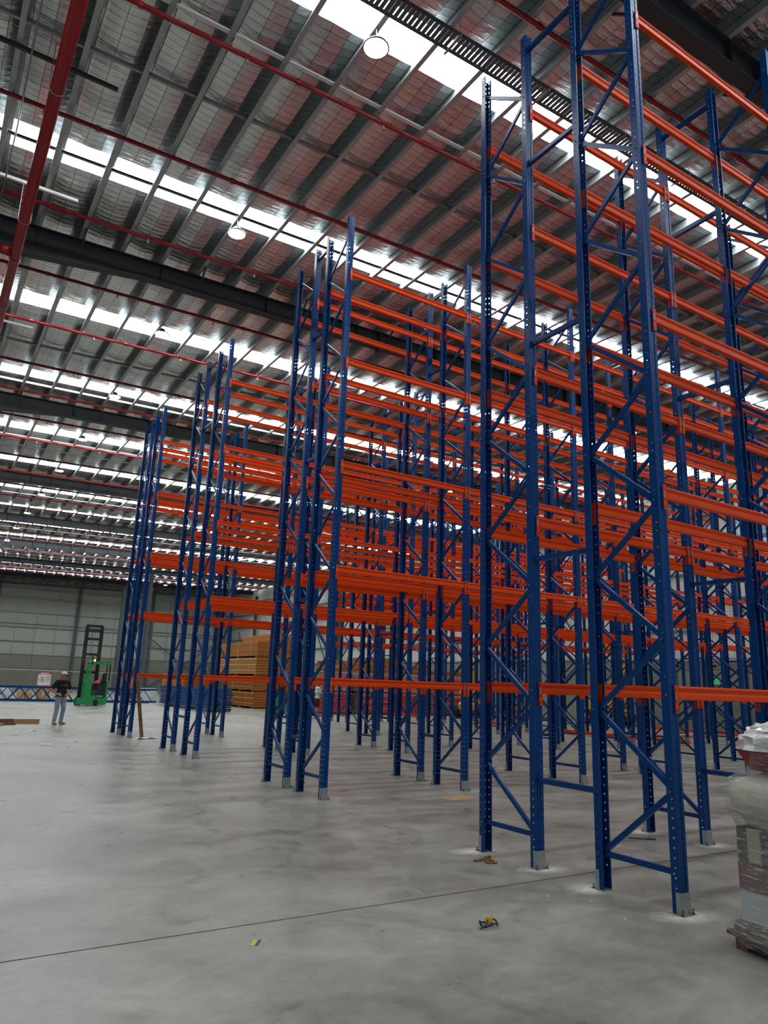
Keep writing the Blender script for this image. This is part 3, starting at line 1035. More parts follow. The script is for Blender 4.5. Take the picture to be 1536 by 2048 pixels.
def person(label, loc, rz, prims, mats, scale, extras):
    """prims: (p, q, r0, r1, flatten_y, material) in metres; fused to one continuous skin"""
    m = MB()
    for p, q, r0, r1, fy, mi in prims:
        vs, fs = capsule(p, q, r0, r1)
        cy = (Vector(p) + Vector(q)) / 2
        vs = [(v.x, cy.y + (v.y - cy.y) * fy, v.z) for v in vs]
        m.add(vs, fs)
    tmp = m.build('person_body', mats)
    md = tmp.modifiers.new('remesh', 'REMESH')
    md.mode = 'VOXEL'
    md.voxel_size = 0.0095
    sm = tmp.modifiers.new('smooth', 'SMOOTH')
    sm.factor = 0.5
    sm.iterations = 3
    dg = bpy.context.evaluated_depsgraph_get()
    me = bpy.data.meshes.new_from_object(tmp.evaluated_get(dg))
    old = tmp.data
    bpy.data.objects.remove(tmp)
    bpy.data.meshes.remove(old)
    me.materials.clear()
    for mm in mats:
        me.materials.append(mm)
    # every face takes the material of the limb segment it lies on
    n = len(me.polygons)
    cen = np.empty(n * 3)
    me.polygons.foreach_get('center', cen)
    cen = cen.reshape(-1, 3)
    best = np.full(n, 1e9)
    idx = np.zeros(n, int)
    for p, q, r0, r1, fy, mi in prims:
        a, b = np.array(p, float), np.array(q, float)
        c = (a + b) / 2
        P = cen.copy()
        P[:, 1] = c[1] + (P[:, 1] - c[1]) / fy
        d = b - a
        t = np.clip(((P - a) @ d) / max(1e-9, d @ d), 0, 1)
        dist = np.linalg.norm(P - (a + t[:, None] * d), axis=1) - (r0 + (r1 - r0) * t)
        w = dist < best
        best[w] = dist[w]
        idx[w] = mi
    me.polygons.foreach_set('material_index', idx)
    me.polygons.foreach_set('use_smooth', [True] * n)
    o = obj('person', me, None, loc, rz)
    o.scale = (scale, scale, scale)
    tag(o, label, 'person')
    for nm, mb, mt in extras:
        mb.build(nm, mt, o, smooth=True)
    return o

def hand(wr, d, out, mi):
    """palm, four bent fingers and a thumb; d = finger direction, out = thumb side"""
    wr, d, out = Vector(wr), Vector(d).normalized(), Vector(out).normalized()
    out = (out - d * out.dot(d)).normalized()
    nrm = d.cross(out)
    P = [(wr, wr + d * 0.075, 0.028, 0.036, 0.75, mi)]
    for k, l in enumerate((0.075, 0.085, 0.08, 0.062)):
        b = wr + d * 0.085 + out * (0.03 - 0.02 * k)
        e = b + d * l * 0.55 + nrm * 0.012
        P.append((b, e, 0.0105, 0.0095, 1, mi))
        P.append((e, e + d * l * 0.3 + nrm * 0.03, 0.0095, 0.008, 1, mi))
    b = wr + d * 0.03 + out * 0.03
    e = b + out * 0.035 + d * 0.03
    P.append((b, e, 0.013, 0.011, 1, mi))
    P.append((e, e + d * 0.03 + out * 0.004, 0.011, 0.009, 1, mi))
    return P

def head_prims(c, mi_skin, mi_hair, yaw=0.0):
    """face looks towards -Y, turned by yaw"""
    cx, cy, cz = c
    R = Matrix.Rotation(yaw, 3, 'Z')
    def T(x, y, z):
        v = R @ Vector((x, y, z))
        return (cx + v.x, cy + v.y, cz + v.z)
    return [
        (T(0, 0.012, 0.035), T(0, 0.012, 0.03), 0.094, 0.094, 1.06, mi_skin),
        (T(0, -0.012, -0.03), T(0, -0.02, -0.062), 0.07, 0.052, 1.1, mi_skin),
        (T(0, -0.1, -0.002), T(0, -0.112, -0.024), 0.011, 0.016, 1, mi_skin),
        (T(-0.022, -0.083, -0.06), T(0.022, -0.083, -0.06), 0.012, 0.012, 1, mi_skin),
        (T(-0.03, -0.078, 0.03), T(-0.03, -0.08, 0.03), 0.017, 0.017, 1, mi_skin),
        (T(0.03, -0.078, 0.03), T(0.03, -0.08, 0.03), 0.017, 0.017, 1, mi_skin),
        (T(-0.092, 0.01, 0.02), T(-0.094, 0.012, -0.02), 0.02, 0.014, 1, mi_skin),
        (T(0.092, 0.01, 0.02), T(0.094, 0.012, -0.02), 0.02, 0.014, 1, mi_skin),
        (T(0, 0.05, 0.02), T(0, 0.055, -0.03), 0.075, 0.055, 1, mi_hair),
    ], T

def eyes_mesh(T):
    m = MB()
    for s in (-1, 1):
        m.ball(T(0.03 * s, -0.094, 0.018), 0.009, 6)
        m.tube(T(0.016 * s, -0.1, 0.036), T(0.046 * s, -0.095, 0.038), 0.005, 6)
    m.tube(T(-0.022, -0.097, -0.058), T(0.022, -0.097, -0.058), 0.004, 6)
    return m

def cap_mesh(T):
    m = MB()
    pts = []
    for i in range(7):
        a = math.pi / 2 * i / 6
        for k in range(16):
            b = 2 * math.pi * k / 16
            pts.append(T(0.106 * math.cos(a) * math.cos(b), 0.012 + 0.114 * math.cos(a) * math.sin(b), 0.055 + 0.09 * math.sin(a)))
    fs = [(i * 16 + k, i * 16 + (k + 1) % 16, (i + 1) * 16 + (k + 1) % 16, (i + 1) * 16 + k) for i in range(6) for k in range(16)]
    return m.add(pts, fs)

def peak_mesh(T):
    m = MB()
    n = 8
    top, bot = [], []
    for k in range(n + 1):
        a = math.pi + math.pi * k / n
        for r, dz in ((0.102, 0.0), (0.19 if 1 < k < n - 1 else 0.15, -0.02)):
            x = r * math.cos(a) * (0.95 if r < 0.15 else 0.62)
            y = r * math.sin(a)
            top.append(T(x, y, 0.062 + dz))
            bot.append(T(x, y, 0.056 + dz))
    o = len(top)
    fs = []
    for k in range(n):
        fs.append((2 * k, 2 * k + 1, 2 * k + 3, 2 * k + 2))
        fs.append((o + 2 * k + 2, o + 2 * k + 3, o + 2 * k + 1, o + 2 * k))
        fs.append((2 * k + 1, o + 2 * k + 1, o + 2 * k + 3, 2 * k + 3))
    return m.add(top + bot, fs)

# man in black T-shirt, hands on hips (front is local -Y; x is his left)
def legs(hx, kneeL, kneeR, ankL, ankR, mi_t, mi_s, r=1.0, mi_shin=None):
    ms = mi_t if mi_shin is None else mi_shin
    P = []
    for s, kn, an in ((1, kneeL, ankL), (-1, kneeR, ankR)):
        hip = (s * hx, 0.01, 0.86)
        P += [(hip, kn, 0.098 * r, 0.07 * r, 1, mi_t), (kn, an, 0.07 * r, 0.058 * r, 1, ms),
              ((an[0], an[1] + 0.03, 0.045), (an[0] + s * 0.03, an[1] - 0.16, 0.04), 0.045, 0.042, 1, mi_s),
              ((an[0], an[1], 0.09), (an[0], an[1], 0.05), 0.05, 0.05, 1, mi_s)]
    return P
hp, T1 = head_prims((0.0, -0.03, 1.56), 0, 3, 0.35)
P1 = [((-0.07, 0, 0.93), (0.07, 0, 0.93), 0.115, 0.115, 0.92, 1),
      ((-0.06, 0, 1.05), (0.06, 0, 1.05), 0.122, 0.122, 0.9, 1),
      ((-0.08, 0, 1.22), (0.08, 0, 1.22), 0.12, 0.12, 0.9, 1),
      ((-0.12, 0.01, 1.36), (0.12, 0.01, 1.36), 0.088, 0.088, 0.95, 1),
      ((-0.07, 0.01, 0.88), (0.07, 0.01, 0.88), 0.112, 0.112, 0.95, 2),
      ((0, 0.01, 1.40), (0, -0.01, 1.52), 0.06, 0.055, 1, 0)] + hp
for s in (1, -1):
    sh, el, wr = (s * 0.19, 0.01, 1.37), (s * 0.36, 0.06, 1.12), (s * 0.205, -0.06, 0.97)
    mid = tuple(sh[i] + (el[i] - sh[i]) * 0.72 for i in range(3))
    P1 += [(sh, mid, 0.07, 0.068, 1, 1), (mid, el, 0.05, 0.043, 1, 0), (el, wr, 0.044, 0.032, 1, 0)]
    P1 += hand(wr, (-s * 0.62, -0.45, -0.2), (0, 0.2, 1), 0)
P1 += legs(0.095, (0.13, -0.02, 0.49), (-0.12, -0.03, 0.49), (0.13, 0.04, 0.09), (-0.15, 0.0, 0.09), 2, 4, 1.0)
logo = MB().box((-0.02, -0.1195, 1.255), (0.11, -0.112, 1.272))
person('man in black T-shirt, jeans and beige cap standing hands on hips', (-0.98, 23.55, 0), 0.45, P1,
       [SKIN, SHIRTBLACK, DENIM, HAIR, SHOE], 1.035,
       [('cap', cap_mesh(T1), CAPM), ('cap_peak', peak_mesh(T1), CAPB), ('face_features', eyes_mesh(T1), HAIR), ('shirt_print', logo, GREYWRAP)])
# worker in orange hi-vis, half hidden behind the last rack
hp, T2 = head_prims((0.0, -0.03, 1.56), 0, 3, 0.9)
P2 = [((-0.07, 0, 0.95), (0.07, 0, 0.95), 0.12, 0.12, 0.9, 1), ((-0.08, 0, 1.2), (0.08, 0, 1.2), 0.125, 0.125, 0.9, 1),
      ((-0.12, 0.01, 1.36), (0.12, 0.01, 1.36), 0.09, 0.09, 0.95, 1), ((-0.06, 0.01, 0.87), (0.06, 0.01, 0.87), 0.11, 0.11, 0.95, 2),
      ((0, 0.01, 1.40), (0, -0.01, 1.52), 0.06, 0.055, 1, 0)] + hp
for s in (1, -1):
    sh, el, wr = (s * 0.19, 0.01, 1.37), (s * 0.27, 0.0, 1.1), (s * 0.2, -0.16, 0.93)
    P2 += [(sh, el, 0.068, 0.052, 1, 1), (el, wr, 0.047, 0.033, 1, 0)] + hand(wr, (0, -0.5, -0.6), (-s, 0, 0.2), 0)
P2 += legs(0.09, (0.11, -0.02, 0.49), (-0.11, -0.02, 0.49), (0.11, 0.04, 0.09), (-0.12, 0.0, 0.09), 2, 4)
person('worker in orange hi-vis shirt half hidden behind the farthest rack end', (5.75, 42.0, 0), 0.8, P2, [SKIN, HIVIS, NAVY, HAIR, SHOE], 1.04, [('face_features', eyes_mesh(T2), HAIR)])
# worker in white T-shirt beside the teal forklift
hp, T3 = head_prims((0.02, -0.05, 1.55), 0, 3, 1.4)
P3 = [((-0.07, 0, 0.95), (0.07, 0, 0.95), 0.12, 0.12, 0.9, 1), ((-0.08, 0, 1.2), (0.08, 0, 1.2), 0.125, 0.125, 0.9, 1),
      ((-0.12, 0.01, 1.36), (0.12, 0.01, 1.36), 0.09, 0.09, 0.95, 1), ((-0.06, 0.01, 0.86), (0.06, 0.01, 0.86), 0.12, 0.12, 0.95, 2),
      ((0, 0.01, 1.40), (0.01, -0.02, 1.52), 0.06, 0.055, 1, 0)] + hp
for s in (1, -1):
    sh, el, wr = (s * 0.19, 0.01, 1.37), (s * 0.25, -0.06, 1.1), (s * 0.2, -0.27, 0.98)
    mid = tuple(sh[i] + (el[i] - sh[i]) * 0.6 for i in range(3))
    P3 += [(sh, mid, 0.07, 0.066, 1, 1), (mid, el, 0.048, 0.043, 1, 0), (el, wr, 0.044, 0.033, 1, 5)] + hand(wr, (0, -0.8, -0.4), (-s, 0, 0.2), 5)
P3 += legs(0.095, (0.11, -0.04, 0.5), (-0.11, 0.0, 0.5), (0.11, -0.02, 0.09), (-0.12, 0.1, 0.09), 2, 4, 1.0, 0)
person('worker in white T-shirt and dark shorts beside the teal forklift', (11.35, 28.2, 0), 1.45, P3, [SKIN, WHITESHIRT, MAROON, HAIR, SHOE, TEAL], 1.03, [('face_features', eyes_mesh(T3), HAIR)])

# ------------------------------------------------------------------ green reach truck
def wheel(r, w, name, parent, loc, axis='y', m=RUBBER, hub=None):
    b = MB()
    d = Vector((0, w / 2, 0)) if axis == 'y' else Vector((w / 2, 0, 0))
    b.tube(-d, d, r, 24, 0)
    b.tube(-d * 1.05, d * 1.05, r * 0.55, 16, 1)
    return b.build(name, [m, hub or GALV], parent, loc=loc)
ft = thing('reach_truck', 'green reach truck with tall black mast parked by the far wall', 'forklift', (2.45, 40.0, 0))
ft.scale = (0.76, 0.85, 1)
ch = MB()
ch.prism([(0.5, 0.06), (1.98, 0.06), (2.05, 0.14), (2.05, 1.36), (1.95, 1.42), (1.9, 1.40), (1.9, 0.60), (0.9, 0.60), (0.9, 1.25), (0.84, 1.40), (0.72, 1.46), (0.56, 1.42), (0.46, 1.28), (0.43, 0.6), (0.43, 0.3), (0.5, 0.14)], 'y', -0.55, 0.62)
ch.build('chassis', GREEN, ft, bevel=0.02)
for y in (-0.5, 0.48):
    lg = MB().prism([(0.0, 0.08), (0.5, 0.08), (0.5, 0.42), (0.12, 0.42), (0.0, 0.36)], 'y', y - 0.06, y + 0.1).build('outrigger', GREEN, ft, bevel=0.015)
    wheel(0.13, 0.1, 'load_wheel', lg, (0.14, y + 0.02, 0.13))
wheel(0.18, 0.14, 'drive_wheel', ft, (1.28, -0.5, 0.18), 'y', RUBBER, MAROON)
MB().box((0.9, -0.58, 0.6), (1.25, 0.1, 0.86)).build('step', DKGREEN, ft)
bt = MB().box((1.24, -0.585, 0.46), (1.89, 0.2, 1.2)).build('battery_box', BLACK, ft, bevel=0.02)
tcu = bpy.data.curves.new('lettering', 'FONT')
tcu.body = 'MITSUBISHI'
tcu.size = 0.105
tcu.extrude = 0.003
tcu.materials.append(LETTER)
tmp = bpy.data.objects.new('lettering', tcu)
COL.objects.link(tmp)
tme = bpy.data.meshes.new_from_object(tmp.evaluated_get(bpy.context.evaluated_depsgraph_get()))
bpy.data.objects.remove(tmp)
lt = obj('lettering', tme, bt, (1.275, -0.59, 0.5))
lt.rotation_euler = (math.pi / 2, 0, 0)
lt.scale = (0.92, 1, 1)
MB().box((0.9, -0.4, 0.86), (1.9, 0.45, 1.2)).build('dashboard', BLACK, ft, bevel=0.03)
st = MB()
st.prism([(1.58, 1.2), (1.86, 1.2), (1.9, 1.74), (1.8, 1.82), (1.72, 1.74), (1.7, 1.34), (1.5, 1.32)], 'y', -0.3, 0.2)
st.build('seat', BLACK, ft, bevel=0.03)
g = MB()
for y in (-0.5, 0.45):
    g.bar((0.62, y, 1.42), (0.74, y, 2.36), 0.09, 0.14)
for x0, y in ((0.7, -0.5), (0.7, 0.45), (2.06, -0.5), (2.06, 0.45)):
    pass
for y in (-0.5, 0.45):
    g.bar((0.68, y, 2.36), (2.1, y, 2.34), 0.09, 0.15)
for x in (0.72, 1.06, 1.4, 1.74, 2.07):
    g.bar((x, -0.5, 2.35), (x, 0.45, 2.35), 0.06, 0.07)
g.build('overhead_guard', GREEN, ft)
for y in (-0.5, 0.45):
    MB().bar((2.06, y, 1.4), (2.06, y, 2.32), 0.07, 0.07).build('guard_post', BLACK, ft)
ms = MB()
for x in (0.28, 1.34):
    ms.box((x, 0.75, 0.1), (x + 0.10, 0.93, 4.42)).box((x + 0.10, 0.80, 0.1), (x + 0.24, 0.9, 4.46)).box((x - 0.05, 0.75, 0.1), (x, 0.78, 4.3))
for z in (0.9, 1.75, 2.75, 3.62, 4.1, 4.36):
    ms.box((0.3, 0.78, z), (1.5, 0.86, z + 0.14))
ms.build('mast', BLACK, ft)
MB().tube((0.78, 0.84, 0.2), (0.78, 0.84, 4.35), 0.045, 12).build('lift_cylinder', HYDBLUE, ft)
MB().box((0.93, 0.6, 2.5), (1.03, 0.68, 2.86)).tube((0.98, 0.64, 1.9), (0.98, 0.64, 2.5), 0.02, 8).build('work_light', BLACK, ft)
fk = MB()
for x in (0.6, 1.0):
    fk.box((x, 0.95, 0.1), (x + 0.1, 2.1, 0.14)).box((x, 0.93, 0.1), (x + 0.1, 0.98, 0.8))
fk.build('forks', BLACK, ft)
bc = MB().lathe([(0.05, 0), (0.05, 0.02), (0.045, 0.025)], n=12).build('beacon_base', BLACK, ft, loc=(0.95, -0.3, 2.4))
MB().lathe([(0.044, 0.025), (0.046, 0.07), (0.035, 0.11), (0.01, 0.125)], n=14).build('beacon_lens', BEACON, bc, smooth=True)
MB().lathe([(0.05, 0), (0.05, 0.08), (0.02, 0.1)], n=10).build('camera_pod', BLACK, ft, loc=(1.85, -0.4, 2.39))
v = MB().prism([(1.2, 1.21), (1.62, 1.21), (1.66, 1.30), (1.5, 1.40), (1.32, 1.33)], 'y', -0.42, -0.3).build('safety_vest', HIVIS, None, bevel=0.03, loc=(2.25, 39.98, 0.02))
v.scale = (0.8, 1, 1)
tag(v, 'orange safety vest lying on the dashboard of the green truck', 'vest')

# teal counterbalance forklift half hidden behind the second rack
tf = thing('counterbalance_forklift', 'teal forklift with black mast half hidden behind the racks', 'forklift', (10.6, 29.3, 0), -0.35)
MB().prism([(-1.0, 0.3), (0.7, 0.25), (0.75, 0.8), (0.3, 0.85), (0.2, 0.6), (-0.2, 0.6), (-0.25, 1.0), (-0.95, 1.05), (-1.1, 0.8)], 'y', -0.5, 0.5).build('chassis', TEAL, tf, bevel=0.03)
for x, r in ((0.5, 0.33), (-0.7, 0.27)):
    for y in (-0.45, 0.45):
        wheel(r, 0.2, 'wheel', tf, (x, y, r))
g = MB()
for y in (-0.42, 0.42):
    g.bar((-0.8, y, 1.0), (-0.6, y, 2.1), 0.05, 0.06).bar((0.45, y, 0.8), (0.2, y, 2.1), 0.05, 0.06).bar((-0.62, y, 2.1), (0.25, y, 2.1), 0.05, 0.06)
for k in range(5):
    g.bar((-0.6 + 0.2 * k, -0.42, 2.1), (-0.6 + 0.2 * k, 0.42, 2.1), 0.04, 0.04)
g.build('overhead_guard', BLACK, tf)
MB().box((-0.5, -0.25, 0.95), (-0.1, 0.25, 1.1)).box((-0.55, -0.25, 1.1), (-0.45, 0.25, 1.55)).build('seat', BLACK, tf, bevel=0.03)
m = MB()
for y in (-0.36, 0.3):
    m.box((0.86, y, 0.1), (1.0, y + 0.09, 2.2))
for z in (0.5, 1.3, 2.1):
    m.box((0.88, -0.36, z), (0.96, 0.39, z + 0.09))
m.build('mast', BLACK, tf)
m = MB()
for y in (-0.25, 0.17):
    m.box((1.0, y, 0.08), (2.0, y + 0.1, 0.12)).box((1.0, y, 0.08), (1.05, y + 0.1, 0.7))
m.build('forks', BLACK, tf)

# ------------------------------------------------------------------ stored frames and bundles
def lying_frame_mesh(L):
    """upright frame lying flat along Y; posts are C channels"""
    m = MB()
    for x in (0.0, 0.78):
        m.prism([(x - 0.055, 0), (x + 0.055, 0), (x + 0.055, 0.07), (x + 0.045, 0.07), (x + 0.045, 0.01), (x - 0.045, 0.01), (x - 0.045, 0.07), (x - 0.055, 0.07)], 'y', 0, L)
    n = int(L / 0.62)
    for k in range(n):
        a, b = (0.0, 0.78) if k % 2 else (0.78, 0.0)
        m.bar((a, 0.3 + 0.62 * k, 0.035), (b, min(L - 0.05, 0.3 + 0.62 * (k + 1)), 0.035), 0.045, 0.03)
    return m.mesh('upright_frame', BLUE)
LF = lying_frame_mesh(9.9)
LF.materials[0] = mat('bright_blue_powder_coat', (6, 84, 160), 0.3)
bx, by = 8.15, 33.3
for i in range(11):
    o = obj('upright_frame', LF, None, (bx + 0.018 * ((i * 7) % 5), by + 0.05 * ((i * 3) % 4), 0.12 + i * 0.10))
    o.rotation_euler = (0, 0, 0.015)
    tag(o, 'blue rack frame lying in the flat stack on the floor, %s from the bottom' % ORD[i], 'rack frame', 'stacked blue rack frames')
for i, y in enumerate((34.2, 37.8, 41.6)):
    o = MB().box((bx - 0.25, y, 0), (bx + 1.15, y + 0.1, 0.12)).build('timber_bearer', TIMBERD)
    tag(o, 'timber bearer under the blue frame stack, %s from the camera' % ORD[i], 'timber', 'bearers under the blue frames')
# frames standing on edge in front of the far wall
EF = lying_frame_mesh(9.9)
for i, (x, y, dz) in enumerate(((-2.0, 45.2, 0), (-12.1, 45.4, 0), (-1.2, 46.3, 0), (-2.6, 45.5, 0))):
    o = obj('upright_frame', EF, None, (x, y, 0.056))
    o.rotation_euler = (0, -math.pi / 2, -math.pi / 2)
    tag(o, ('long blue rack frame on edge in front of the far wall, behind the green truck', 'long blue rack frame on edge at the left picture edge', 'long blue rack frame on edge, farthest back before the wrapped parcels', 'long blue rack frame on edge, second behind the green truck')[i], 'rack frame', 'blue frames on edge')

def bundle(name, label, cat, loc, size, layers, mats, group, rz=0.0, bearer=True, gap=0.012, straps=2):
    """strapped stack of boards: every layer a part"""
    t = thing(name, label, cat, loc, rz, group)
    sx, sy, sz = size
    z = 0.1 if bearer else 0.0
    h = (sz - z) / layers
    for k in range(layers):
        j = 0.012 * math.sin(k * 2.3)
        MB().box((j, j, z + gap / 2), (sx + j, sy - j, z + h - gap / 2)).build('layer', mats[k % len(mats)], t, bevel=0.008)
        z += h
    for lo in t.children:
        if cat == 'board bundle':
            lo.data.materials.append(PLYD)
            end = 1
        else:
            lo.data.materials.append(GREYWRAP)
            end = 1
        for p in lo.data.polygons:
            if (cat == 'board bundle' and abs(p.normal.y) > 0.7) or (cat != 'board bundle' and abs(p.normal.x) > 0.7):
                p.material_index = end
    if cat != 'board bundle':
        MB().box((-0.02, -0.03, sz - 0.02), (sx + 0.02, sy + 0.03, sz + 0.015)).build('top_sheet', WHITEPLAS, t, bevel=0.005)
    if bearer:
        for k in range(3):
            y = 0.15 + (sy - 0.4) * k / 2
            MB().box((0, y, 0), (sx, y + 0.1, 0.1)).build('bearer', TIMBER, t)
    for k in range(straps):
        y = sy * (k + 0.5) / straps
        MB().box((-0.015, y, 0.1), (-0.010, y + 0.03, sz + 0.012)).box((-0.015, y, sz + 0.006), (sx + 0.02, y + 0.03, sz + 0.012)).build('strap', WHITEPLAS, t)
    return t
PB = 'orange-brown board bundles'
bundle('board_bundle', 'orange-brown board bundle at the floor, right stack', 'board bundle', (12.3, 38.4, 0), (1.75, 4.6, 0.98), 6, [PLYD, PLY], PB)
bundle('board_bundle', 'orange-brown board bundle, second level of the right stack', 'board bundle', (12.3, 38.5, 0.992), (1.75, 4.6, 0.95), 6, [PLYD, PLY], PB)
bundle('board_bundle', 'orange-brown board bundle with pale strips, third level of the right stack', 'board bundle', (12.3, 38.3, 1.954), (1.7, 6.6, 1.1), 6, [PLY, CARD], PB, straps=3)
bundle('board_bundle', 'orange-brown board bundle on top of the right stack', 'board bundle', (12.3, 38.3, 3.066), (1.7, 6.4, 0.98), 7, [PLY], PB, straps=3)
bundle('board_bundle', 'orange-brown board bundle low on the floor behind the blue frames', 'board bundle', (9.6, 43.6, 0), (1.9, 5.0, 1.0), 6, [PLYD, PLY], PB)
bundle('board_bundle', 'orange-brown board bundle stacked behind the blue frames', 'board bundle', (9.6, 43.6, 1.012), (1.9, 5.0, 0.95), 6, [PLY], PB)
bundle('board_bundle', 'board bundle rising highest behind the right stack, its floor layer', 'board bundle', (15.0, 41.6, 0), (2.0, 6.0, 1.6), 8, [PLYD, PLY], PB)
bundle('board_bundle', 'board bundle in the middle of the tallest stack', 'board bundle', (15.0, 41.6, 1.612), (2.0, 6.0, 1.5), 8, [PLY], PB)
bundle('board_bundle', 'topmost orange-brown board bundle of the tallest stack', 'board bundle', (15.0, 41.6, 3.124), (2.0, 6.0, 1.7), 7, [PLY], PB)
for i, (x, y, h) in enumerate(((17.4, 36.9, 3.1), (19.7, 36.9, 3.4), (22.0, 36.5, 3.0), (24.3, 36.0, 2.7))):
    bundle('board_bundle', 'brown board stack behind the red wrapped bundles, %s from the left' % ORD[i], 'board bundle', (x, y, 0), (2.1, 3.2, h), 12, [PLYD, PLY, TIMBERD], 'brown board stacks')
# wrapped red and pink beam bundles, two high
for i in range(5):
    x = 13.7 + 2.42 * i
    y = 32.6 - 0.25 * i
    bundle('beam_bundle', 'red wrapped beam bundle on the floor behind the racks, %s from the left' % ORD[i], 'beam bundle', (x, y, 0), (2.1, 2.4, 1.15), 6, [REDWRAP, PINKWRAP] if i % 2 else [REDWRAP], 'red wrapped beam bundles')
    bundle('beam_bundle', 'pink film-wrapped beam bundle on the upper tier, %s from the left' % ORD[i], 'beam bundle', (x, y, 1.162), (2.1, 2.4, 1.12), 5, [PINKWRAP, REDWRAP] if i % 2 else [PINKWRAP], 'pink wrapped beam bundles')
# goods lying behind the frames at the far wall
GOODS = [(-4.4, 47.4, 0.9, 0.5, 0.5, CARD, 'cardboard carton'), (-2.9, 47.5, 1.3, 0.7, 0.42, WHITEPLAS, 'white wrapped parcel'), (-1.0, 47.5, 1.0, 0.7, 0.7, WHITEPLAS, 'white wrapped parcel'),
         (0.4, 47.5, 0.8, 0.6, 0.5, CARD, 'cardboard carton'), (1.5, 47.5, 0.7, 0.6, 0.85, TIMBER, 'timber crate'), (4.7, 47.4, 1.1, 0.6, 0.5, WHITEPLAS, 'white wrapped parcel'),
         (6.4, 47.6, 1.3, 0.7, 0.6, CARD, 'cardboard carton'), (7.9, 47.7, 1.2, 0.7, 0.9, WHITEPLAS, 'white wrapped parcel')]
for i, (x, y, sx, sy, sz, mt, kind) in enumerate(GOODS):
    m = MB().box((0, 0, 0), (sx, sy, sz))
    o = m.build('stored_parcel', mt, None, bevel=0.05 if mt is WHITEPLAS else 0.015, loc=(x, y, 0))
    tag(o, '%s on the floor before the far wall, %s from the left' % (kind, ORD[i]), 'parcel')
    MB().box((sx * 0.45, -0.004, 0.0), (sx * 0.52, 0.0, sz)).box((sx * 0.45, -0.004, sz), (sx * 0.52, sy, sz + 0.004)).build('tape_band', JOINT if mt is CARD else SIGNWHITE, o)
# temporary fence and warning sign
tfn = thing('temporary_fence', 'low temporary wire fence in front of the far wall', 'fence', (0, 49.2, 0))
for k in range(6):
    x = -9.4 + 3.5 * k
    MB().tube((x, 0, 0), (x, 0, 1.85), 0.024, 8).box((x - 0.2, -0.3, 0), (x + 0.2, 0.3, 0.1)).build('fence_post', GALV, tfn)
for z in (0.25, 1.84):
    MB().tube((-9.4, 0, z), (8.1, 0, z), 0.018, 8).build('fence_rail', GALV, tfn)
sg = thing('warning_sign', 'white and red warning sign board hung on the fence', 'sign', (1.62, 49.12, 0.77))
sg.scale = (0.79, 1, 0.77)
MB().box((0, -0.008, 0), (0.98, 0.012, 1.25)).build('board', SIGNWHITE, sg)
MB().box((0.0, -0.012, 1.08), (0.98, -0.008, 1.25)).build('red_header', SIGNRED, sg)
MB().box((0.16, -0.015, 1.13), (0.82, -0.012, 1.2)).build('header_print', SIGNWHITE, sg)
MB().box((0.0, -0.012, 0.0), (0.98, -0.008, 0.17)).build('red_footer', SIGNRED, sg)
pr = MB()
n = 24
for k in range(n):
    a0, a1 = 2 * math.pi * k / n, 2 * math.pi * (k + 0.8) / n
    vs = [(0.33 + r * math.cos(a), -0.013, 0.65 + r * math.sin(a)) for a in (a0, a1) for r in (0.19, 0.235)]
    pr.add(vs, [(0, 1, 3, 2)])
pr.box((0.27, -0.014, 0.54), (0.39, -0.012, 0.66)).box((0.28, -0.014, 0.66), (0.3, -0.012, 0.76)).box((0.31, -0.014, 0.66), (0.33, -0.012, 0.79)).box((0.34, -0.014, 0.66), (0.36, -0.012, 0.78)).box((0.37, -0.014, 0.66), (0.39, -0.012, 0.74))
pr.build('hand_symbol', SIGNGREY, sg)
tl = MB()
for z, w in ((0.92, 0.3), (0.82, 0.26), (0.7, 0.3), (0.6, 0.28), (0.48, 0.22)):
    tl.box((0.64, -0.013, z), (0.64 + w, -0.012, z + 0.035))
tl.build('print_lines', SIGNGREY, sg)

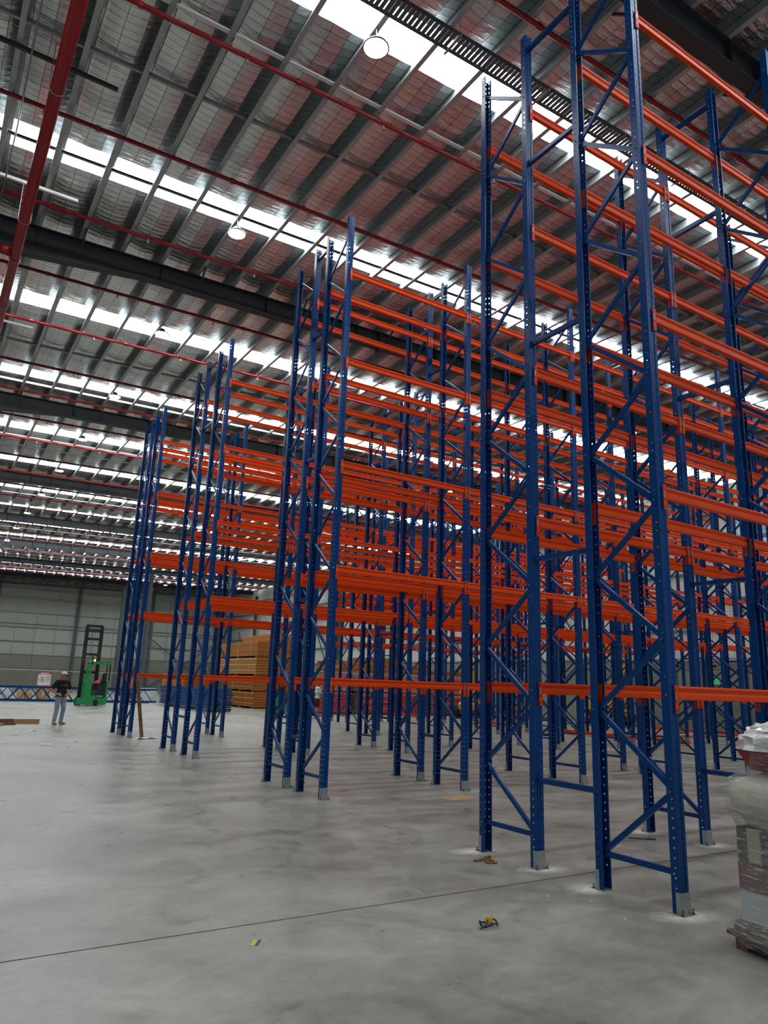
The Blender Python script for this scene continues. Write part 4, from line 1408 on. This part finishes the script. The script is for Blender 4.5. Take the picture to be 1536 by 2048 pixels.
# ------------------------------------------------------------------ yellow boom lifts behind the racks
def boom_lift(label, loc, rz, k1, k2, k3):
    t = thing('boom_lift', label, 'boom lift', loc, rz, 'yellow boom lifts')
    MB().prism([(-1.2, 0.45), (1.2, 0.45), (1.3, 0.75), (0.9, 0.95), (-0.9, 0.95), (-1.3, 0.75)], 'y', -0.6, 0.6).build('chassis', YELLOW, t, bevel=0.03)
    for x in (-0.85, 0.85):
        for y in (-0.75, 0.75):
            wheel(0.4, 0.3, 'wheel', t, (x, y, 0.4), 'y', RUBBER, YELLOW)
    MB().prism([(-1.1, 0.97), (0.8, 0.97), (0.8, 1.6), (0.2, 1.75), (-1.0, 1.75), (-1.25, 1.4)], 'y', -0.55, 0.55).build('turret', YELLOW, t, bevel=0.05)
    MB().box((-1.1, -0.57, 1.1), (-0.3, -0.55, 1.5)).build('engine_cover', BLACK, t)
    p0 = (0.0, 0, 1.7)
    b1 = MB().bar(p0, k1, 0.22, 0.3).build('lower_boom', YELLOW, t, bevel=0.02)
    MB().bar(k1, k2, 0.2, 0.26).tube((k1[0], -0.16, k1[2]), (k1[0], 0.16, k1[2]), 0.14, 12).build('upper_boom', YELLOW, t, bevel=0.0)
    MB().bar(k2, k3, 0.14, 0.18).tube((k2[0], -0.14, k2[2]), (k2[0], 0.14, k2[2]), 0.11, 12).build('jib', YELLOW, t)
    MB().tube((p0[0] + 0.5, 0, p0[2]), tuple(p0[i] + (k1[i] - p0[i]) * 0.55 for i in range(3)), 0.05, 10).build('lift_cylinder', GALV, t)
    c = MB()
    x, y, z = k3
    for dx in (0, 1.0):
        for dy in (-0.7, 0.0, 0.7):
            c.tube((x + dx, dy, z - 0.3), (x + dx, dy, z + 0.8), 0.022, 6)
    for dz in (0.8, 0.3, -0.3):
        c.bar((x, -0.7, z + dz), (x + 1.0, -0.7, z + dz), 0.04, 0.04).bar((x, 0.7, z + dz), (x + 1.0, 0.7, z + dz), 0.04, 0.04).bar((x, -0.7, z + dz), (x, 0.7, z + dz), 0.04, 0.04).bar((x + 1.0, -0.7, z + dz), (x + 1.0, 0.7, z + dz), 0.04, 0.04)
    c.box((x, -0.7, z - 0.34), (x + 1.0, 0.7, z - 0.3))
    c.build('basket', YELLOW, t)
boom_lift('yellow boom lift behind the racks, beside the red bundles', (22.6, 29.8, 0), 0.5, (-1.6, 0, 4.3), (1.4, 0, 6.2), (2.0, 0, 6.6))
boom_lift('yellow boom lift behind the racks, close to the grey side wall', (26.6, 23.6, 0), 1.9, (-1.4, 0, 3.4), (1.2, 0, 4.9), (0.6, 0, 5.4))
# pink wrapped beams on a shelf near the side wall
bundle('beam_bundle', 'flat pink wrapped beam bundle on a steel trestle by the side wall', 'beam bundle', (26.2, 15.2, 3.003), (1.0, 4.4, 0.34), 2, [PINKWRAP], 'pink wrapped beam bundles')
tr = thing('steel_trestle', 'grey steel trestle carrying a pink bundle by the side wall', 'trestle', (26.2, 15.2, 0))
MB().box((-0.1, -0.1, 2.9), (1.1, 4.5, 3.0)).build('deck', GALV, tr)
for x in (0, 1.0):
    for y in (0, 4.4):
        MB().box((x - 0.05, y - 0.05, 0), (x + 0.05, y + 0.05, 2.9)).build('leg', GALV, tr)
# exit sign on the side wall
ex = thing('exit_sign', 'small green exit sign on the grey side wall panel', 'sign', (XR - 0.2, 18.3, 2.25))
MB().box((0, 0, 0), (0.06, 0.44, 0.3)).build('case', SIGNWHITE, ex, bevel=0.01)
MB().box((-0.004, 0.02, 0.02), (0, 0.42, 0.28)).build('panel', EXITGREEN, ex)
MB().tube((-0.006, 0.3, 0.21), (-0.004, 0.3, 0.21), 0.025, 10).bar((-0.005, 0.3, 0.19), (-0.005, 0.27, 0.11), 0.03, 0.004, (1, 0, 0)).bar((-0.005, 0.27, 0.11), (-0.005, 0.2, 0.06), 0.02, 0.004, (1, 0, 0)).bar((-0.005, 0.28, 0.12), (-0.005, 0.34, 0.06), 0.02, 0.004, (1, 0, 0)).bar((-0.005, 0.12, 0.05), (-0.005, 0.12, 0.24), 0.02, 0.004, (1, 0, 0)).build('running_figure', LETTER, ex)
# cartons and packaging behind the third rack row
DEB = [(16.9, 20.6, 1.0, 0.06, 1.15, CARD, 'tall flattened carton leaning upright behind the racks', 0.25), (17.9, 19.2, 0.8, 0.7, 0.35, WHITEPLAS, 'heap of white plastic sheet behind the racks', 0.3),
       (19.0, 20.2, 0.9, 0.7, 0.5, TIMBERD, 'brown carton beside white plastic behind the racks', 0.5), (19.6, 15.5, 1.5, 1.2, 0.10, CARD, 'flat cardboard sheets lying behind the guard beam', 0.2),
       (21.6, 15.4, 1.4, 1.1, 0.09, TIMBER, 'flat board sheets lying right of the cardboard', -0.1)]
for x, y, sx, sy, sz, mt, lab, rz in DEB:
    o = MB().box((0, 0, 0), (sx, sy, sz)).build('packaging', mt, None, bevel=min(0.06, sz * 0.3), loc=(x, y, 0), rz=rz)
    tag(o, lab, 'packaging')

# ------------------------------------------------------------------ wrapped pallet in the foreground
wp = thing('wrapped_pallet', 'stretch-wrapped pallet of goods at the right edge', 'wrapped pallet', (0.01, -1.13, 0), -0.10)
S = 0.40
pl = MB()
for y in (-0.40, 0.0, 0.32):
    pl.box((-0.40, y, 0.0), (0.55, y + 0.09, 0.09))
pl.build('pallet_runner', TIMBERD, wp)
for k in range(7):
    x = -0.44 + 0.15 * k
    MB().box((x, -0.44, 0.09), (x + 0.12, 0.45, 0.115)).build('pallet_board', TIMBERD, wp)
MB().box((-0.40, -0.42, 0.115), (0.55, 0.42, 0.20)).build('base_carton', TIMBERD, wp, bevel=0.01)
MB().box((-0.36, -0.36, 0.20), (0.52, 0.38, 0.46)).build('grey_carton', mat('grey_white_carton', (204, 208, 208), 0.6), wp, bevel=0.008)
MB().box((-0.37, -0.37, 0.46), (0.52, 0.38, 0.66)).build('brown_carton', mat('brown_red_carton', (126, 86, 74), 0.7, noise=0.15), wp, bevel=0.012)
OL = mat('olive_drum', (184, 176, 150), 0.5)
OLD = mat('dark_olive_louvre', (84, 80, 66), 0.6)
cab = MB().box((-0.36, -0.36, 0.66), (0.52, 0.38, 1.02)).build('louvred_cabinet', OLD, wp, bevel=0.01)
for x in (-0.37, -0.16, 0.12, 0.4):
    MB().box((x, -0.374, 0.66), (x + 0.11, -0.36, 1.02)).build('corner_post', OL, cab)
for k in range(3):
    MB().box((-0.374, -0.3 + 0.24 * k, 0.66), (-0.36, -0.2 + 0.24 * k, 1.02)).build('corner_post', OL, cab)
hood = MB()
prof = [(0.37, 1.02), (0.40, 1.06), (0.43, 1.12), (0.46, 1.12), (0.475, 1.24), (0.44, 1.31), (0.30, 1.36), (0.05, 1.37)]
vs, fs = [], []
n = 24
for r, z in prof:
    for k in range(n):
        a = 2 * math.pi * k / n
        ca, sa = math.cos(a), math.sin(a)
        cx_ = math.copysign(abs(ca) ** 0.45, ca)
        sy_ = math.copysign(abs(sa) ** 0.45, sa)
        vs.append((0.08 + (r + 0.05) * cx_, 0.0 + r * sy_, z))
for i in range(len(prof) - 1):
    for k in range(n):
        fs.append((i * n + k, i * n + (k + 1) % n, (i + 1) * n + (k + 1) % n, (i + 1) * n + k))
fs.append(tuple(range((len(prof) - 1) * n, len(prof) * n)))
hood.add(vs, fs).build('moulded_hood', mat('cream_olive_hood', (218, 212, 188), 0.4), wp, smooth=True)
MB().prism([(-0.22, 1.38), (0.52, 1.38), (0.56, 1.585), (-0.36, 1.565)], 'y', -0.3, 0.33).build('red_carton', mat('dark_red_carton', (158, 50, 54), 0.6, noise=0.1), wp, bevel=0.01)
pr = MB()
for k in range(3):
    x = -0.14 + 0.05 * k
    pr.add([(x, -0.303, 1.46), (x + 0.015, -0.303, 1.46), (x - 0.01, -0.303, 1.54), (x - 0.025, -0.303, 1.54)], [(0, 1, 2, 3)])
pr.build('carton_print', WHITEPLAS, wp)
# crumpled film heap on top
cr = MB()
N1, N2 = 30, 16
vs = []
for i in range(N2 + 1):
    for k in range(N1):
        a, b = 2 * math.pi * k / N1, math.pi / 2 * i / N2
        w = 1 + RNG.uniform(-0.09, 0.09)
        vs.append((0.06 + 0.48 * math.cos(b) ** 0.6 * math.cos(a) * w, 0.04 + 0.43 * math.cos(b) ** 0.6 * math.sin(a) * w, 1.575 + 0.155 * math.sin(b) ** 0.8 * (1 + RNG.uniform(-0.12, 0.12))))
fs = [(i * N1 + k, i * N1 + (k + 1) % N1, (i + 1) * N1 + (k + 1) % N1, (i + 1) * N1 + k) for i in range(N2) for k in range(N1)]
FILM = mat('crumpled_clear_film', (240, 238, 234), 0.22, noise=0.12, nscale=20, bump=0.8, bscale=24, coat=0.5)
cr.add(vs, fs).build('crumpled_film', FILM, wp)
# film shell
def shell(rings, jitter):
    vs, fs = [], []
    n = 72
    for (hx, hy, cx0, z, ex) in rings:
        hx, hy, ex = hx + 0.012, hy + 0.012, ex * 0.72
        for k in range(n):
            a = 2 * math.pi * k / n
            ca, sa = math.cos(a), math.sin(a)
            x = math.copysign(abs(ca) ** ex, ca) * hx
            y = math.copysign(abs(sa) ** ex, sa) * hy
            j = RNG.uniform(-jitter, jitter)
            vs.append((cx0 + x * (1 + j), y * (1 + j), z + RNG.uniform(-0.006, 0.006)))
    for i in range(len(rings) - 1):
        for k in range(n):
            fs.append((i * n + k, i * n + (k + 1) % n, (i + 1) * n + (k + 1) % n, (i + 1) * n + k))
    return MB().add(vs, fs)
rings = [(0.46, 0.42, 0.06, 0.03, 0.4), (0.53, 0.49, 0.06, 0.13, 0.4), (0.50, 0.45, 0.07, 0.19, 0.35), (0.465, 0.395, 0.08, 0.24, 0.3), (0.46, 0.39, 0.08, 0.46, 0.3), (0.465, 0.395, 0.08, 0.66, 0.3), (0.46, 0.395, 0.08, 0.9, 0.32),
         (0.465, 0.40, 0.08, 1.02, 0.4), (0.515, 0.465, 0.08, 1.13, 0.5), (0.545, 0.49, 0.08, 1.24, 0.55), (0.50, 0.45, 0.08, 1.32, 0.55), (0.42, 0.36, 0.1, 1.38, 0.5), (0.40, 0.34, 0.11, 1.46, 0.45), (0.47, 0.36, 0.11, 1.58, 0.5)]
shell(rings, 0.006).build('stretch_film', WRAP, wp, smooth=True)
_z0 = [0, .115, .2, .46, .66, 1.02, 1.12, 1.24, 1.37, 1.38, 1.575, 1.73]
_z1 = [0, .115, .18, .39, .575, .80, .89, 1.05, 1.17, 1.18, 1.33, 1.53]
for _c in wp.children_recursive:
    for _v in _c.data.vertices:
        _v.co.z = float(np.interp(_v.co.z, _z0, _z1))

# ------------------------------------------------------------------ small things on the floor
BRASS = mat('yellow_zinc_bolt', (150, 110, 60), 0.4, 0.6)
bolt_m = MB().tube((0, 0, 0.011), (0.10, 0, 0.011), 0.0075, 8).tube((0.0, 0, 0.011), (0.014, 0, 0.011), 0.013, 6).tube((0.075, 0, 0.011), (0.11, 0, 0.011), 0.0095, 8).mesh('anchor_bolt', BRASS)
for i, (x, y, a) in enumerate(((-0.42, 2.06, 0.15), (-0.34, 2.00, -0.1), (-0.30, 2.10, -0.5), (-0.24, 2.12, 0.3), (-0.36, 1.95, -0.35))):
    o = obj('anchor_bolt', bolt_m, None, (x, y, 0), a)
    tag(o, 'brassy anchor bolt beside the rack foot, %s of the small pile' % ('leftmost', 'middle one', 'second from right', 'rightmost', 'nearest to the camera')[i], 'bolt', 'loose anchor bolts')
tp = thing('strap_coil', 'black strap coil with a yellow buckle lying on the floor', 'strap', (-1.62, 0.45, 0))
c = MB()
pts = [(0.075 * math.cos(a) * (1 + 0.06 * math.sin(2 * a)), 0.06 * math.sin(a), 0.012 + 0.012 * (1 + math.sin(3 * a))) for a in [2 * math.pi * k / 20 for k in range(34)]]
c.path(pts, 0.006, 6)
c.path([(0.05, 0.02, 0.02), (0.0, 0.0, 0.05), (-0.06, -0.03, 0.02), (-0.11, -0.03, 0.008)], 0.005, 6)
c.build('strap', BLACK, tp)
MB().box((-0.02, -0.01, 0.01), (0.04, 0.022, 0.065)).build('buckle', mat('yellow_buckle', (226, 176, 30), 0.4), tp, bevel=0.008)
MB().box((-0.022, -0.013, 0.0), (0.036, -0.008, 0.03)).build('buckle_plate', GALV, tp)
st_ = thing('floor_sticker', 'small yellow and grey sticker left of the floor joint', 'sticker', (-3.25, 0.95, 0), -2.2)
MB().box((0, 0, 0.0), (0.11, 0.03, 0.002)).build('yellow_part', mat('sticker_yellow', (206, 200, 70), 0.5), st_)
MB().box((0.0, 0.03, 0.0), (0.11, 0.052, 0.002)).build('grey_part', SIGNGREY, st_)
rd = MB().tube((0, 0, 0.006), (0.30, 0.0, 0.006), 0.005, 8).tube((0.22, 0, 0.008), (0.32, 0, 0.008), 0.008, 8).build('drill_bit', BLACK, None, loc=(2.1, 2.24, 0), rz=-0.75)
tag(rd, 'thin black drill bit lying between the rack frames', 'drill bit')
rd = MB().box((0, 0, 0), (0.08, 0.015, 0.006)).build('metal_scrap', BLACK, None, loc=(0.14, -0.36, 0), rz=-0.5)
tag(rd, 'small black metal scrap beside the nearest rack foot', 'scrap')
peb = MB().ball((0, 0, 0.006), 0.009, 6).mesh('concrete_chip', SIGNWHITE)
for i, (x, y) in enumerate(((0.0, 2.9), (-0.65, 0.82), (-0.42, 0.55), (-0.55, 0.1))):
    o = obj('concrete_chip', peb, None, (x, y, 0))
    tag(o, 'tiny white concrete chip %s' % ('inside the nearest rack', 'just in front of the floor joint', 'between the joint and the nearest foot', 'left of the nearest rack foot')[i], 'chip', 'white concrete chips')
def paper(x, y, s, lab, m=WHITEPLAS):
    vs, fs = [], []
    n = 6
    for i in range(n + 1):
        for j in range(4):
            vs.append((s * (i / n - 0.5) * 2, s * 0.35 * (j / 3 - 0.5) * 2 + RNG.uniform(-0.04, 0.04) * s, 0.004 + abs(RNG.normal(0, 0.022)) * (0 < i < n)))
    fs = [(i * 4 + j, (i + 1) * 4 + j, (i + 1) * 4 + j + 1, i * 4 + j + 1) for i in range(n) for j in range(3)]
    o = MB().add(vs, fs).build('plastic_scrap', m, None, loc=(x, y, 0), rz=RNG.uniform(-0.5, 0.5))
    tag(o, lab, 'scrap')
paper(-2.44, 15.8, 0.16, 'crumpled white plastic scrap on the open floor left of the racks')
paper(0.35, 17.35, 0.34, 'white plastic strip under the leaning timber')
paper(-2.2, 20.3, 0.14, 'small white scrap near the standing man')
paper(2.9, 36.5, 0.2, 'white scrap in front of the green truck')
paper(6.7, 34.4, 0.25, 'white scrap left of the blue frame stack')
paper(12.2, 36.0, 0.45, 'heap of white film beside the board stacks')
paper(6.3, 18.0, 0.16, 'white scrap inside the fourth rack row')
cs = MB().box((0, 0, 0), (0.55, 0.3, 0.006)).build('cardboard_scrap', CARD, None, loc=(1.85, 5.3, 0), rz=0.2)
tag(cs, 'flat torn cardboard scrap in the first aisle', 'cardboard')
# leaning timber post at the last rack
lp = MB().bar((0.30, 17.55, 0.0), (0.02, 17.62, 1.62), 0.1, 0.1).build('timber_post', TIMBERD)
tag(lp, 'weathered timber post leaning on the farthest rack frame', 'timber')
# planks at the left edge
for i, (x, y, L, z, a, mt) in enumerate(((-3.9, 23.9, 2.4, 0.0, 0.02, TIMBER), (-4.2, 23.4, 1.9, 0.0, -0.06, TIMBERD), (-4.1, 23.65, 1.8, 0.085, 0.10, TIMBERD), (-3.9, 22.7, 1.2, 0.0, 0.1, CARD))):
    o = MB().box((0, 0, 0), (L, 0.1, 0.15 if i == 0 else 0.08)).build('timber_plank', mt, None, bevel=0.006, loc=(x, y, z), rz=a)
    tag(o, ('longest reddish timber beam on the floor at the left edge', 'short dark plank on the floor at the left edge', 'plank lying across the others at the left edge', 'pale offcut in front of the planks at the left edge')[i], 'timber')
o = MB().box((0, 0, 0), (0.9, 0.5, 0.12)).build('timber_offcut', TIMBER, None, bevel=0.01, loc=(-3.4, 32.5, 0), rz=0.1)
tag(o, 'pale timber offcut farther back at the left edge', 'timber')
